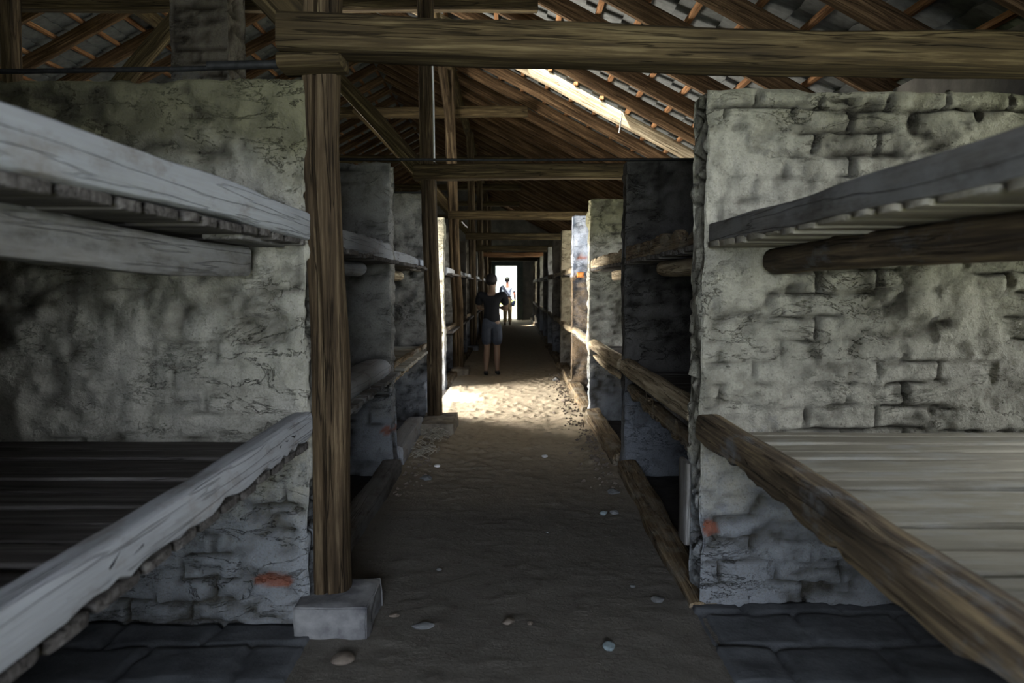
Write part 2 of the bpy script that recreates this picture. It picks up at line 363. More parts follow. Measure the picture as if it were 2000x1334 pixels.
# ------------------------------------------------------------------ masonry block (displaced brick skin on all six sides)
WSEED = [40]
def masonry(name, x0, x1, y0, y1, z0, z1, mat, step=.03, plaster=.4, amp=1.0, ztop_slope=0.0, red=(), parent=None, brick=(.265, .098), origin=None, low_brick=0.0, top_brick=0.0):
    WSEED[0] += 3; sd_ = WSEED[0]
    dims = [x1 - x0, y1 - y0, z1 - z0]
    lo = np.array([x0, y0, z0])
    cnt = [max(2, int(round(d / step))) for d in dims]
    V = []; F = []; base = 0; face_of = []
    axes = [(0, 2, 1, 0, +1), (0, 2, 1, 1, -1), (1, 2, 0, 0, -1), (1, 2, 0, 1, +1), (0, 1, 2, 1, +1), (0, 1, 2, 0, -1)]
    for (a, b_, c, side, orient) in axes:
        na, nb = cnt[a], cnt[b_]
        ga, gb = np.meshgrid(np.linspace(0, dims[a], na + 1), np.linspace(0, dims[b_], nb + 1), indexing='ij')
        P = np.zeros((ga.size, 3)); P[:, a] = ga.ravel(); P[:, b_] = gb.ravel(); P[:, c] = dims[c] * side
        V.append(P)
        for i in range(na):
            for j in range(nb):
                q = (base + i * (nb + 1) + j, base + (i + 1) * (nb + 1) + j, base + (i + 1) * (nb + 1) + j + 1, base + i * (nb + 1) + j + 1)
                F.append(q if orient > 0 else q[::-1])
        nrm = np.zeros(3); nrm[c] = 1 if side else -1
        face_of += [nrm] * len(P); base += len(P)
    P = np.concatenate(V); NR = np.array(face_of)
    Wp = P + lo
    # distances to box edges inside each face
    D = []
    for k in range(3):
        e = np.minimum(P[:, k], dims[k] - P[:, k]); e = np.where(np.abs(NR[:, k]) > .5, 9, e); D.append(e)
    edge = np.min(np.array(D), 0)
    u = np.where(np.abs(NR[:, 0]) > .5, Wp[:, 1], Wp[:, 0]); v = np.where(np.abs(NR[:, 2]) > .5, Wp[:, 1] * 1.0, Wp[:, 2])
    warp = np.stack([u, v, u * 0 + sd_], 1)
    uu = u + (fbm(warp * 6, sd_, 3) - .5) * .05; vv = v + (fbm(warp * 5, sd_ + 5, 3) - .5) * .035
    crs = np.floor(vv / brick[1]); uo = (uu + (crs % 2) * brick[0] * .5 + _hash(crs, crs * 0, crs * 0, sd_) * .05) / brick[0]
    fu = uo - np.floor(uo); fv = vv / brick[1] - crs
    du = np.minimum(fu, 1 - fu) * brick[0]; dv = np.minimum(fv, 1 - fv) * brick[1]
    groove = 1 - sst(.003, .011, np.minimum(du, dv))
    joint_open = np.maximum(sst(.42, .58, fbm(warp * 4, sd_ + 9, 3)), (top_brick > 0) * sst(dims[2] - .16, dims[2] - .13, v))
    bh = _hash(np.floor(uo), crs, crs * 0, sd_ + 2) - .5
    pm = sst(-.12, .12, fbm(warp * 1.7, sd_ + 13, 4) - (1 - plaster) - low_brick * (1 - sst(.7, .85, v)) - top_brick * sst(dims[2] - .16, dims[2] - .13, v))
    rough = fbm(warp * 13, sd_ + 21, 4) - .5
    ridg = 1 - np.abs(fbm(warp * np.array([5, 9, 1]), sd_ + 27, 4) * 2 - 1) * 2.2
    ridg = np.clip(ridg, 0, 1) ** 2
    crackm = sst(.45, .62, fbm(warp * 3, sd_ + 31, 3)) * ridg
    h = (1 - pm) * (-groove * joint_open * .026 + bh * .018) + pm * .004 + rough * (.024 + .016 * pm) + (fbm(warp * 31, sd_ + 60, 3) - .5) * .012 - crackm * .018
    h = h * amp
    fade = sst(0, .03, edge)
    cut = (1 - sst(0, .02, edge)) * .006
    disp = NR * (h * fade - cut)[:, None]
    q = Wp * 7 + sd_
    vec = np.stack([fbm(q, sd_ + 40, 3), fbm(q + 19, sd_ + 41, 3), fbm(q + 53, sd_ + 42, 3)], 1) - .5
    q2 = Wp * 1.3 + sd_
    vec2 = np.stack([vnoise(q2, sd_ + 44), vnoise(q2 + 19, sd_ + 45), vnoise(q2 + 5, sd_ + 46)], 1) - .5
    P2 = Wp + disp + vec * .022 * amp * (1 - .3 * fade)[:, None] + vec2 * .022
    P2[:, 2] += np.where(P[:, 2] > dims[2] * .5, ztop_slope * (P[:, 0]) * (P[:, 2] / dims[2]), 0)
    dirt = np.clip((1 - pm) * groove * joint_open * .9 + crackm * .75 + sst(.08, .2, -rough) * .35, 0, 1) * fade
    redv = np.zeros(len(P))
    for (rx, rz, ra, rb) in red:
        k = ((Wp[:, 0] - rx) / ra) ** 2 + ((Wp[:, 2] - rz) / rb) ** 2 + (fbm(warp * 18, sd_, 2) - .5) * 1.2
        redv = np.maximum(redv, 1 - sst(.7, 1.0, k))
    o0 = np.array(origin if origin is not None else ((x0 + x1) / 2, (y0 + y1) / 2, z0))
    bm = bmesh.new()
    me = bpy.data.meshes.new(name); me.from_pydata([tuple(p) for p in (P2 - o0)], [], F)
    for k, vals in (('dirt', dirt), ('red', redv)):
        a = me.attributes.new(k, 'FLOAT', 'POINT'); a.data.foreach_set('value', vals.astype(np.float32))
    bm.from_mesh(me); bmesh.ops.remove_doubles(bm, verts=bm.verts, dist=.0008); bm.to_mesh(me); bm.free()
    me.materials.append(mat); me.polygons.foreach_set('use_smooth', [True] * len(me.polygons)); me.update()
    o = bpy.data.objects.new(name, me); COL.objects.link(o); o.location = tuple(o0)
    if parent: o.parent = parent
    return o

def box(name, x0, x1, y0, y1, z0, z1, mat, parent=None, bev=.004):
    bm = bmesh.new(); bmesh.ops.create_cube(bm, size=1)
    cx, cy, cz = (x0 + x1) / 2, (y0 + y1) / 2, (z0 + z1) / 2
    for v in bm.verts: v.co = Vector((v.co.x * (x1 - x0), v.co.y * (y1 - y0), v.co.z * (z1 - z0)))
    if bev: bmesh.ops.bevel(bm, geom=bm.edges[:], offset=bev, segments=2, affect='EDGES')
    me = bpy.data.meshes.new(name); bm.to_mesh(me); bm.free(); me.materials.append(mat)
    o = bpy.data.objects.new(name, me); COL.objects.link(o); o.location = (cx, cy, cz)
    if parent:
        o.parent = parent; o.matrix_parent_inverse = parent_matrix(parent).inverted()
    return o

# ------------------------------------------------------------------ walls with openings
def holed_wall(name, axis, pos, thick, a0, a1, z0, z1, holes, mat, kind='structure'):
    """wall plane at constant X (axis 0) or Y (axis 1); a = the other horizontal axis; top may follow gable via function"""
    As = sorted({a0, a1, *[h[0] for h in holes], *[h[1] for h in holes]})
    Zs = sorted({z0, z1, *[h[2] for h in holes], *[h[3] for h in holes]})
    def solid(i, j):
        if i < 0 or j < 0 or i >= len(As) - 1 or j >= len(Zs) - 1: return False
        ca, cz = (As[i] + As[i + 1]) / 2, (Zs[j] + Zs[j + 1]) / 2
        return not any(h[0] < ca < h[1] and h[2] < cz < h[3] for h in holes)
    verts, faces, idx = [], [], {}
    def vtx(a, z, s):
        p = (pos + s * thick, a, z) if axis == 0 else (a, pos + s * thick, z)
        if p not in idx: idx[p] = len(verts); verts.append(p)
        return idx[p]
    for i in range(len(As) - 1):
        for j in range(len(Zs) - 1):
            if not solid(i, j): continue
            A0, A1, Z0, Z1 = As[i], As[i + 1], Zs[j], Zs[j + 1]
            faces.append((vtx(A0, Z0, 0), vtx(A1, Z0, 0), vtx(A1, Z1, 0), vtx(A0, Z1, 0)))
            faces.append((vtx(A0, Z0, 1), vtx(A0, Z1, 1), vtx(A1, Z1, 1), vtx(A1, Z0, 1)))
            for (di, dj, e) in ((-1, 0, (A0, Z0, A0, Z1)), (1, 0, (A1, Z0, A1, Z1)), (0, -1, (A0, Z0, A1, Z0)), (0, 1, (A0, Z1, A1, Z1))):
                if not solid(i + di, j + dj):
                    faces.append((vtx(e[0], e[1], 0), vtx(e[0], e[1], 1), vtx(e[2], e[3], 1), vtx(e[2], e[3], 0)))
    o = link_mesh(name, verts, faces, mat, smooth=False)
    bm = bmesh.new(); bm.from_mesh(o.data); bmesh.ops.recalc_face_normals(bm, faces=bm.faces); bm.to_mesh(o.data); bm.free()
    tag(o, kind=kind); return o

Y0, Y1 = -3.0, 33.6
RA, RS = 4.40, 0.53                      # right slope: rafter underside z = RA - RS * x
RIDGE_X = -2.8; RIDGE_Z = RA - RS * RIDGE_X
def roof_z(x): return RA - RS * x if x >= RIDGE_X else RIDGE_Z + RS * (x - RIDGE_X)

holed_wall('wall_right', 0, X_R, .25, Y0, Y1, 0, 2.94, [(a, b, c, d) for a, b, c, d, *_ in WIN_R], M['outer_brick'])
holed_wall('wall_left', 0, X_L, -.25, Y0, Y1, 0, 2.89, [(a, b, c, d) for a, b, c, d, *_ in WIN_L], M['outer_brick'])
DOOR = (-0.70, 0.21, 0.0, 2.28)
def gable(name, y, thick, holes):
    o = holed_wall(name, 1, y, thick, X_L - .2, X_R + .2, 0, 2.80, holes, M['outer_brick'])
    vs = [(X_L - .45, y, 2.80), (X_R + .4, y, 2.80), (RIDGE_X, y, RIDGE_Z + .24), (X_L, y + thick, 2.80), (X_R, y + thick, 2.80), (RIDGE_X, y + thick, RIDGE_Z + .24)]
    bm = bmesh.new(); bm.from_mesh(o.data)
    b = [bm.verts.new(v) for v in vs]
    for f in ((0, 1, 2), (5, 4, 3), (0, 3, 4, 1), (1, 4, 5, 2), (2, 5, 3, 0)): bm.faces.new([b[i] for i in f])
    bmesh.ops.remove_doubles(bm, verts=bm.verts, dist=.001)
    bm.to_mesh(o.data); bm.free(); return o
gable('wall_far', Y1, .3, [DOOR])
gable('wall_behind', Y0, -.3, [(-1.05, .85, 0.0, 2.4)])

def frame_of(name, axis, pos, a0, a1, z0, z1, t=.07, mat=None, depth=.12, bars=True):
    root = empty(name, (pos, (a0 + a1) / 2, z0) if axis == 0 else ((a0 + a1) / 2, pos, z0)); tag(root, kind='structure')
    def bx(nm, A0, A1, Z0, Z1, d=depth):
        if axis == 0: box(nm, pos - d / 2, pos + d / 2, A0, A1, Z0, Z1, mat, root)
        else: box(nm, A0, A1, pos - d / 2, pos + d / 2, Z0, Z1, mat, root)
    bx('jamb', a0, a0 + t, z0, z1); bx('jamb', a1 - t, a1, z0, z1)
    bx('head', a0 + t, a1 - t, z1 - t, z1)
    if bars:
        bx('sill', a0 + t, a1 - t, z0, z0 + t); bx('glazing_bar', (a0 + a1) / 2 - .02, (a0 + a1) / 2 + .02, z0 + t, z1 - t, .04)
    return root
k = 0
for (a, b, c, d, *_r) in WIN_R:
    k += 1; frame_of('window_%d' % k, 0, X_R + .03, a, b, c, d, .045, M['door_light'], .05)
for (a, b, c, d, *_r) in WIN_L:
    k += 1; frame_of('window_%d' % k, 0, X_L - .03, a, b, c, d, .045, M['door_light'], .05)
frame_of('added_side_door', 0, -2.99, 8.75, 10.69, 0.0, 2.25, .07, M['door_green'], .12, False)  # added doorway frame around the side lamp
fd = frame_of('door_1', 1, Y1 - .03, -0.98, 0.46, 0.0, 2.56, .26, M['door_green'], .14, False)
box('door_lining', -0.72, -0.685, Y1 - .14, Y1 + .3, 0, 2.30, M['door_light'], fd)
box('door_lining', 0.195, 0.23, Y1 - .14, Y1 + .3, 0, 2.30, M['door_light'], fd)
box('transom', -0.685, 0.195, Y1 - .14, Y1 + .1, 2.265, 2.30, M['door_light'], fd)

# outside ground
g = link_mesh('ground', [(-60, -40, -.06), (60, -40, -.06), (60, 90, -.06), (-60, 90, -.06)], [(0, 1, 2, 3)], M['grass'], smooth=False); tag(g, kind='structure')
g = link_mesh('path', [(-1.6, 33.9, -.03), (1.2, 33.9, -.03), (1.6, 60, -.03), (-2.4, 60, -.03)], [(0, 1, 2, 3)], M['gravel'], smooth=False); tag(g, kind='structure')

# ------------------------------------------------------------------ floors
def grid_floor(name, xs, ys, zf, mat):
    X, Y = np.meshgrid(xs, ys, indexing='ij'); P = np.stack([X.ravel(), Y.ravel(), X.ravel() * 0], 1)
    P[:, 2] = zf(P); ny = len(ys)
    F = [(i * ny + j, (i + 1) * ny + j, (i + 1) * ny + j + 1, i * ny + j + 1) for i in range(len(xs) - 1) for j in range(ny - 1)]
    o = link_mesh(name, P, F, mat); tag(o, kind='structure'); return o
def fz(P):
    a = fbm(P * 1.1, 3, 3) - .5; b = fbm(P * np.array([6, 6, 1]), 9, 4) - .5; c = np.clip(fbm(P * np.array([17, 17, 1]), 5, 3) - .56, 0, 1)
    far = sst(4.6, 6.5, P[:, 1])
    edge = sst(.45, .8, np.abs(P[:, 0]))
    return a * .012 + b * (.010 + .008 * far) + c * (.03 + .05 * far) + edge * far * .02
ys = np.concatenate([np.arange(Y0, 2.4, .15), np.arange(2.4, 9, .022), np.arange(9, 16, .05), np.arange(16, Y1 + .6, .2)])
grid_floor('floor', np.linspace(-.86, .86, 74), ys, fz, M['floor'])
def fp(P): return (fbm(P * 3, 3, 3) - .5) * .03 - .02
grid_floor('floor_right_bays', np.linspace(.84, X_R, 20), np.arange(Y0, Y1 + .2, .12), fp, M['pit'])
grid_floor('floor_left_bays', np.linspace(X_L, -.84, 60), np.arange(Y0, Y1 + .2, .12), fp, M['pit'])

def flagstones(name, x0, x1, y0, y1):
    verts, faces = [], []
    bm = bmesh.new(); r = random.Random(5 if x0 > 0 else 6)
    ny = int((y1 - y0) / .27); nx = int((x1 - x0) / .34)
    P = []
    nxs, nys = int((x1 - x0) / .02), int((y1 - y0) / .02)
    X, Y = np.meshgrid(np.linspace(x0, x1, nxs + 1), np.linspace(y0, y1, nys + 1), indexing='ij')
    p = np.stack([X.ravel(), Y.ravel(), X.ravel() * 0 + 3], 1)
    uu = p[:, 0] + (fbm(p * 5, 2, 3) - .5) * .05; vv = p[:, 1] + (fbm(p * 5, 8, 3) - .5) * .05
    cr = np.floor(vv / .3); uo = (uu + (cr % 2) * .2) / .4; fu = uo - np.floor(uo); fv = vv / .3 - cr
    gr = 1 - sst(.003, .018, np.minimum(np.minimum(fu, 1 - fu) * .4, np.minimum(fv, 1 - fv) * .3))
    z = .014 + (_hash(np.floor(uo), cr, cr * 0, 4) - .5) * .012 - gr * .018 + (fbm(p * 9, 1, 4) - .5) * .02
    e = np.minimum(np.minimum(p[:, 0] - x0, x1 - p[:, 0]), np.minimum(p[:, 1] - y0, y1 - p[:, 1]))
    z -= (1 - sst(0, .02, e)) * .06
    p[:, 2] = z; n = nys + 1
    F = [(i * n + j, (i + 1) * n + j, (i + 1) * n + j + 1, i * n + j + 1) for i in range(nxs) for j in range(nys)]
    o = link_mesh(name, p, F, M['flag']); tag(o, kind='structure')
flagstones('floor_flags_right', .77, 2.9, .2, 3.42)
flagstones('floor_flags_left', -2.9, -.79, .2, 3.22)

# ------------------------------------------------------------------ brick partitions
TH = .20
YR0, YL0 = .50, .33
YR = [3.40, 5.90, 8.40, 10.90, 13.40, 15.90, 18.40, 20.90, 23.40, 25.90, 28.40, 30.90]
YL = [3.22, 5.90, 8.40, 10.90, 13.40, 15.90, 18.40, 20.90, 23.40, 25.90, 28.40, 30.90]
ordn = ['first', 'second', 'third', 'fourth', 'fifth', 'sixth', 'seventh', 'eighth', 'ninth', 'tenth', 'eleventh', 'twelfth']
zR = [2.22, 2.33, 2.32, 2.36, 2.33, 2.32, 2.3, 2.32, 2.3, 2.3, 2.3, 2.3]
zL = [2.21, 2.30, 2.37, 2.34, 2.3, 2.3, 2.3, 2.3, 2.3, 2.3, 2.3, 2.3]
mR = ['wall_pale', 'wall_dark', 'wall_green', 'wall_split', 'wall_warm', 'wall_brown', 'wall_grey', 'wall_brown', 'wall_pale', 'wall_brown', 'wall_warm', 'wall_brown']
mL = ['wall_green', 'wall_grey', 'wall_grey', 'wall_pale', 'wall_grey', 'wall_brown', 'wall_brown', 'wall_grey', 'wall_brown', 'wall_brown', 'wall_grey', 'wall_brown']
xR = [.820, .835, .820, .820, .825, .82, .83, .82, .82, .82, .82, .82]
xL = [-.835, -.895, -.905, -.925, -.92, -.91, -.91, -.91, -.91, -.91, -.91, -.91]
labR = ['pale limewashed brick partition filling the right foreground beside the camera',
        'dark shaded brick partition standing behind the big pale one on the right',
        'greenish grey rough-plastered partition, third along the right of the aisle',
        'narrow brick partition on the right, bluish white above and brown below an orange brick',
        'warm yellowish brick partition on the right just beyond the blue-topped one']
labL = ['large mossy limewashed partition behind the foremost wooden post on the left',
        'grey plastered partition left of the aisle just beyond the foremost post',
        'dark grey partition whose end is hidden by the second wooden post',
        'brilliantly sunlit partition edge on the left beside the bright floor patch',
        'grey brick partition on the left behind the third leaning post']
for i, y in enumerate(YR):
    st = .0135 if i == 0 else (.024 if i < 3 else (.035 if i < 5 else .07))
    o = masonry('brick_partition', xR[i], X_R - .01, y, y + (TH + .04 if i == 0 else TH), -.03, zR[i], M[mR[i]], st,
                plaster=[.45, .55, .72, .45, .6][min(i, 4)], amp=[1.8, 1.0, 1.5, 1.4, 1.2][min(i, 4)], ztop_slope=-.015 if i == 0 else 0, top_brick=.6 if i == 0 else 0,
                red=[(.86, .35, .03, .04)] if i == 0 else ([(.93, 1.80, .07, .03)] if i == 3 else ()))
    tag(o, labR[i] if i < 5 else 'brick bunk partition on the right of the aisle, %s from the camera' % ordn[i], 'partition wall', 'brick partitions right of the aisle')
for i, y in enumerate(YL):
    st = .0145 if i == 0 else (.024 if i < 3 else (.035 if i < 5 else .07))
    o = masonry('brick_partition', -2.93, xL[i], y, y + TH, -.03, zL[i], M[mL[i]], st,
                plaster=[.64, .66, .74, .5, .5][min(i, 4)], amp=[1.6, 1.4, 1.4, 1.4, 1.2][min(i, 4)],
                low_brick=.35 if i < 3 else 0, red=[(-.97, .185, .10, .035)] if i == 0 else ([(-.94, .33, .05, .03)] if i == 1 else ()))
    tag(o, labL[i] if i < 5 else 'brick bunk partition on the left of the aisle, %s from the camera' % ordn[i], 'partition wall', 'brick partitions left of the aisle')

for (a, b, c, lb) in ((.82, X_R - .01, .50, 'partition behind the right foreground bunk, beside the camera'), (-2.93, -.84, .30, 'partition behind the left foreground bunk, beside the camera')):
    o = masonry('brick_partition', a, b, c, c + TH, -.03, 2.25, M['wall_grey'], .08, plaster=.6)
    tag(o, lb, 'partition wall')
# spine wall behind the left bunks, open at the cross passage (between third and fourth partition)
for (a, b, nm) in ((Y0, 8.42, 'wall_spine'), (10.88, Y1, 'wall_spine_far')):
    o = link_mesh(nm, *(lambda x0, x1, y0, y1, z: ([(x, y, zz) for x in (x0, x1) for y in (y0, y1) for zz in (0, z)],
                  [(0, 1, 3, 2), (4, 6, 7, 5), (0, 4, 5, 1), (2, 3, 7, 6), (1, 5, 7, 3), (0, 2, 6, 4)]))(-3.08, -2.93, a, b, 2.2), M['outer_brick'], smooth=False)
    tag(o, kind='structure')

holed_wall('added_passage_wall', 0, -2.93, -.15, 8.42, 10.88, 0, 2.6, [(8.75, 10.69, 0.0, 2.25)], M['outer_brick'])  # added wall that holds the side lamp's doorway
# chimney
o = masonry('brick_chimney', -2.50, -2.08, 5.95, 6.35, 2.2, roof_z(-2.3) + .3, M['wall_brown'], .03, plaster=.3, amp=1.1)
tag(o, 'square brick chimney shaft rising above the left partition', 'chimney')

# ------------------------------------------------------------------ kerbs
def kerb(x0, x1, y0, y1, z1, mat, label, group):
    c = (x0 + x1) / 2
    o = timber('floor_kerb', (c, y0, z1 / 2 - (.11 if y0 < 3.45 else .03)), (c, y1, z1 / 2 - .03), abs(x1 - x0), z1 + .06, M[mat], 7, step=.05, rough=.016, wob=.016, nsec=28)
    tag(o, label, 'kerb', group)
kR = [(3.39, 5.88), (6.12, 8.38), (8.62, 10.88), (11.12, 13.38), (13.62, 18.4), (18.62, 33.3)]
for i, (a, b) in enumerate(kR):
    kerb(.775, .935, a, b, .10 + .012 * (i % 2), 'kerb',
         'worn earth-covered kerb beam at the foot of the right bunks, %s bay beyond the pale partition' % ordn[i], 'kerbs right of the aisle')
kerb(-.99, -.84, 3.50, 5.88, .10, 'rail_grey', 'dark low kerb along the floor just behind the foremost post', 'kerbs left of the aisle')
kerb(-1.00, -.84, 6.12, 7.58, .15, 'rail_lime', 'pale grey chipped kerb beam leading to the second post footing', 'kerbs left of the aisle')
for i, (a, b) in enumerate([(11.12, 12.4), (13.0, 17.1), (17.7, 33.0)]):
    kerb(-.98, -.85, a, b, .10, 'kerb', 'shadowed kerb on the left of the aisle, %s beyond the sunlit partition' % ordn[i], 'kerbs left of the aisle')

# ------------------------------------------------------------------ bunks
def bunk(side, y0, y1, level, label, group, near=0, rail=None, log=None, deck=None, cut=None, joist=True, zr=None):
    """side +1 right / -1 left; level 0 mid (z .8), 1 upper (z 1.6). rail=(material, n, w, z0, z1, x, ragged)"""
    xe = .80 * side; xw = 2.9 * side
    zd = .775 if level == 0 else 1.59
    root = empty('bunk_platform', ((xe + xw) / 2, (y0 + y1) / 2, zd)); tag(root, label, 'bunk', group)
    # deck planks run from the aisle to the wall
    rm, rn, rw, rz0, rz1, rx, rag = rail
    if near:
        r = random.Random(int(y0 * 10) + level + (3 if side > 0 else 0)); y = y0 + .01
        ws = cut if cut else []
        i = 0
        while y < y1 - .05:
            w = ws[i] if i < len(ws) else r.choice([.13, .16, .20, .22, .15])
            w = min(w, y1 - y - .005)
            if w < .05: break
            zz = zd - .014 + r.uniform(-.004, .004)
            timber('plank', (xe + side * .03, y + w / 2, zz), (xw, y + w / 2, zz), w - r.choice([.02, .032, .025]), .028, M[deck], 10, root, step=.09, rough=.003, wob=.003, nsec=20)
            y += w; i += 1
    else:
        o = link_mesh('deck', *slab(xe + side * .03, xw, y0 + .01, y1 - .01, zd - .028, zd), M[deck], smooth=False)
        o.parent = root; o.matrix_parent_inverse = parent_matrix(root).inverted()
    ys_, ye_ = y0 + .0, y1 - .0
    timber('edge_rail', (rx * side, ys_, (rz0 + rz1) / 2), (rx * side, ye_, (rz0 + rz1) / 2), rw, rz1 - rz0, M[rm], rn, root, step=.05 if near else .15,
           rough=.010, wob=.010, ragged=rag, nsec=28 if near else 16)
    if log:
        (lm, ln, lw, lz0, lz1, lx, ya, yb, rag2) = log
        timber('support_joist', (lx * side, ya, (lz0 + lz1) / 2), (lx * side, yb, (lz0 + lz1) / 2), lw, lz1 - lz0, M[lm], ln, root,
               step=.05 if near else .2, rough=.010, wob=.014, ragged=rag2, nsec=24 if near else 14, fray=.01)
    return root
def slab(x0, x1, y0, y1, z0, z1):
    x0, x1 = min(x0, x1), max(x0, x1)
    return ([(x, y, z) for x in (x0, x1) for y in (y0, y1) for z in (z0, z1)],
            [(0, 1, 3, 2), (4, 6, 7, 5), (0, 4, 5, 1), (2, 3, 7, 6), (1, 5, 7, 3), (0, 2, 6, 4)])

GR, GL = 'sleeping platforms right of the aisle', 'sleeping platforms left of the aisle'
# bay 1
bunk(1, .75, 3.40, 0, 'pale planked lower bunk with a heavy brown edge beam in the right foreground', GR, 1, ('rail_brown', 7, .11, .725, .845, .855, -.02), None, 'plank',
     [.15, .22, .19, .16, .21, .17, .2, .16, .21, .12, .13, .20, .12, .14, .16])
bunk(1, .75, 3.40, 1, 'upper bunk with a smooth grey edge board over the right foreground', GR, 1, ('rail_grey', 7, .07, 1.58, 1.665, .86, 0),
     ('rail_brown', 3, .16, 1.455, 1.565, 1.12, .8, 3.32, 0), 'plank')
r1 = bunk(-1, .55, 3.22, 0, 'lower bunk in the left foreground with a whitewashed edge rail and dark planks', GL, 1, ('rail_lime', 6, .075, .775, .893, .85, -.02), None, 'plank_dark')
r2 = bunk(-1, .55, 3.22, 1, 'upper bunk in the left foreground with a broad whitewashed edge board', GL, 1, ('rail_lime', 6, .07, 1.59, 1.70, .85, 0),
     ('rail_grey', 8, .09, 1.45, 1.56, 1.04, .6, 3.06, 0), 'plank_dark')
timber('loose_batten', (-.93, 2.55, 1.565), (-.97, 3.17, 1.562), .13, .022, M['rail_grey'], 8, r2, rough=.004)
# bay 2
bunk(1, 3.64, 5.90, 0, 'lower bunk behind the pale partition, edged with a round pale log over a split board', GR, 1, ('log', 2.2, .12, .745, .865, .865, 0),
     ('kerb', 4, .08, .60, .70, .88, 3.64, 5.7, -.06), 'plank_dark')
bunk(1, 3.64, 5.90, 1, 'upper bunk with a ragged broken edge board in the dark second bay on the right', GR, 1, ('kerb', 6, .06, 1.575, 1.70, .875, .035),
     ('log', 2.2, .12, 1.47, 1.57, .97, 3.64, 5.05, 0), 'plank_dark')
r3 = bunk(-1, 3.42, 5.90, 0, 'lower bunk just past the foremost post, carrying a thick round-ended bolster', GL, 1, ('rail_lime', 6, .06, .69, .775, .90, -.045), None, 'rail_grey')
timber('bolster', (-.985, 3.6, .815), (-.985, 5.72, .815), .22, .14, M['rail_lime'], 2.6, r3, rough=.008, fray=.02)
bunk(-1, 3.42, 5.90, 1, 'upper bunk just past the foremost post with a pale grey edge board', GL, 1, ('rail_lime', 6, .06, 1.585, 1.715, .905, .012),
     ('rail_lime', 2.2, .12, 1.47, 1.56, 1.02, 3.42, 5.25, 0), 'plank_dark')
# bay 3
bunk(1, 6.10, 8.40, 0, 'lower bunk edged by a peeled pale log in front of the greenish partition', GR, 1, ('log', 2.3, .11, .745, .855, .86, 0),
     ('log', 3, .06, .655, .71, .87, 6.1, 8.2, -.03), 'plank_dark')
bunk(1, 6.10, 8.40, 1, 'upper bunk with a split pale edge board in front of the greenish partition', GR, 1, ('log', 5, .06, 1.56, 1.69, .865, .03), ('log', 7, .12, 1.455, 1.545, 1.03, 6.1, 7.75, 0), 'plank_dark')
bunk(-1, 6.10, 8.40, 0, 'lower bunk between the second partition and the second post, edge rail tilted', GL, 1, ('kerb', 6, .05, .70, .80, .92, -.02),
     ('log', 3, .05, .65, .69, .93, 6.1, 7.7, -.03), 'plank')
bunk(-1, 6.10, 8.40, 1, 'upper bunk with a pale broken edge board left of the second post', GL, 1, ('rail_lime', 6, .06, 1.56, 1.68, .93, -.02),
     ('log', 2.2, .12, 1.45, 1.54, 1.08, 6.1, 7.5, 0), 'plank_dark')
# bay 4 right: only lower rail, remains of the upper deck
bunk(1, 8.60, 10.90, 0, 'lower bunk with a split pale log in front of the blue-topped brick partition', GR, 1, ('log', 2.4, .09, .75, .84, .86, 0), None, 'plank_dark')
b0 = masonry('loose_brick', .885, .965, 10.74, 10.90, 1.535, 1.60, M['orange_brick'], .02, plaster=1, amp=.3)
tag(b0, 'bright orange bare brick jutting from the blue-topped partition on the right', 'brick')
# the rest
for i in range(4, 12):
    ya, yb = YR[i - 1] + TH, YR[i]
    rl = 'log' if i in (4, 5, 8) else 'kerb'
    bunk(1, ya, yb, 0, 'far lower bunk on the right, in the bay before the %s partition' % ordn[i], GR, 0, (rl, 3, .09, .74, .83, .86, 0), None, 'plank_dark')
    bunk(1, ya, yb, 1, 'far upper bunk on the right, in the bay before the %s partition' % ordn[i], GR, 0, ('rail_lime' if i > 6 else rl, 5, .06, 1.56, 1.67, .86, .02), None, 'plank_dark')
    bunk(-1, ya, yb, 0, 'far lower bunk on the left, in the bay before the %s partition' % ordn[i], GL, 0, ('rail_brown', 5, .06, .74, .83, .93, 0), None, 'plank_dark')
    bunk(-1, ya, yb, 1, 'far upper bunk on the left, in the bay before the %s partition' % ordn[i], GL, 0, ('rail_lime', 5, .06, 1.56, 1.67, .93, 0), None, 'plank_dark')

# board leaning on the end of the pale partition
o = timber('loose_board', (.765, 3.52, .26), (.772, 3.53, .62), .16, .025, M['rail_grey'], 8, rough=.003, up=(1, 0, 0))
tag(o, 'short grey board fixed upright on the end of the pale right partition', 'board')

# ------------------------------------------------------------------ frames: posts, tie beams, collars, braces
FY = [3.30, 7.85, 12.72, 17.4, 22.2, 27.0, 31.6]
def post_post(i, y, base, top, label, w=.14, mid=None, capital=False):
    root = empty('wooden_post', (base[0], y, 0)); tag(root, label, 'post', 'posts left of the aisle')
    p0 = Vector((base[0], y, .12)); p1 = Vector((top[0], y, top[1]))
    o = timber('shaft', p0, p1, w, w * .93, M['post'], 6, root, step=.06, rough=.010, wob=.014, nsec=56 if i == 0 else 32, up=(0, 1, 0), split=.028 if i == 0 else .012)
    if capital:
        timber('cap_bracket', (top[0] + .045, y - .02, top[1] - 1.05), (top[0] - .06, y - .02, top[1] - .02), .10, .19, M['post'], 3, root, step=.05, rough=.02, up=(0, 1, 0), taper=1.7)
    return root
post_post(0, 3.30, (-.768,), (-.770, 4.55), 'foremost thick weathered post standing on a stone footing', .142)
post_post(1, 7.85, (-.765,), (-.845, 4.75), 'second post, slightly leaning, beside the bright floor patch', .145)
post_post(2, 12.72, (-.845,), (-1.00, 4.86), 'third leaning post with a swollen top under the rafters', .165, capital=True)
post_post(3, 17.4, (-.86,), (-.90, 4.7), 'fourth post on the left, seen behind the third one', .15)
post_post(4, 22.2, (-.84,), (-.90, 4.7), 'fifth post on the left, deep in the aisle', .15)
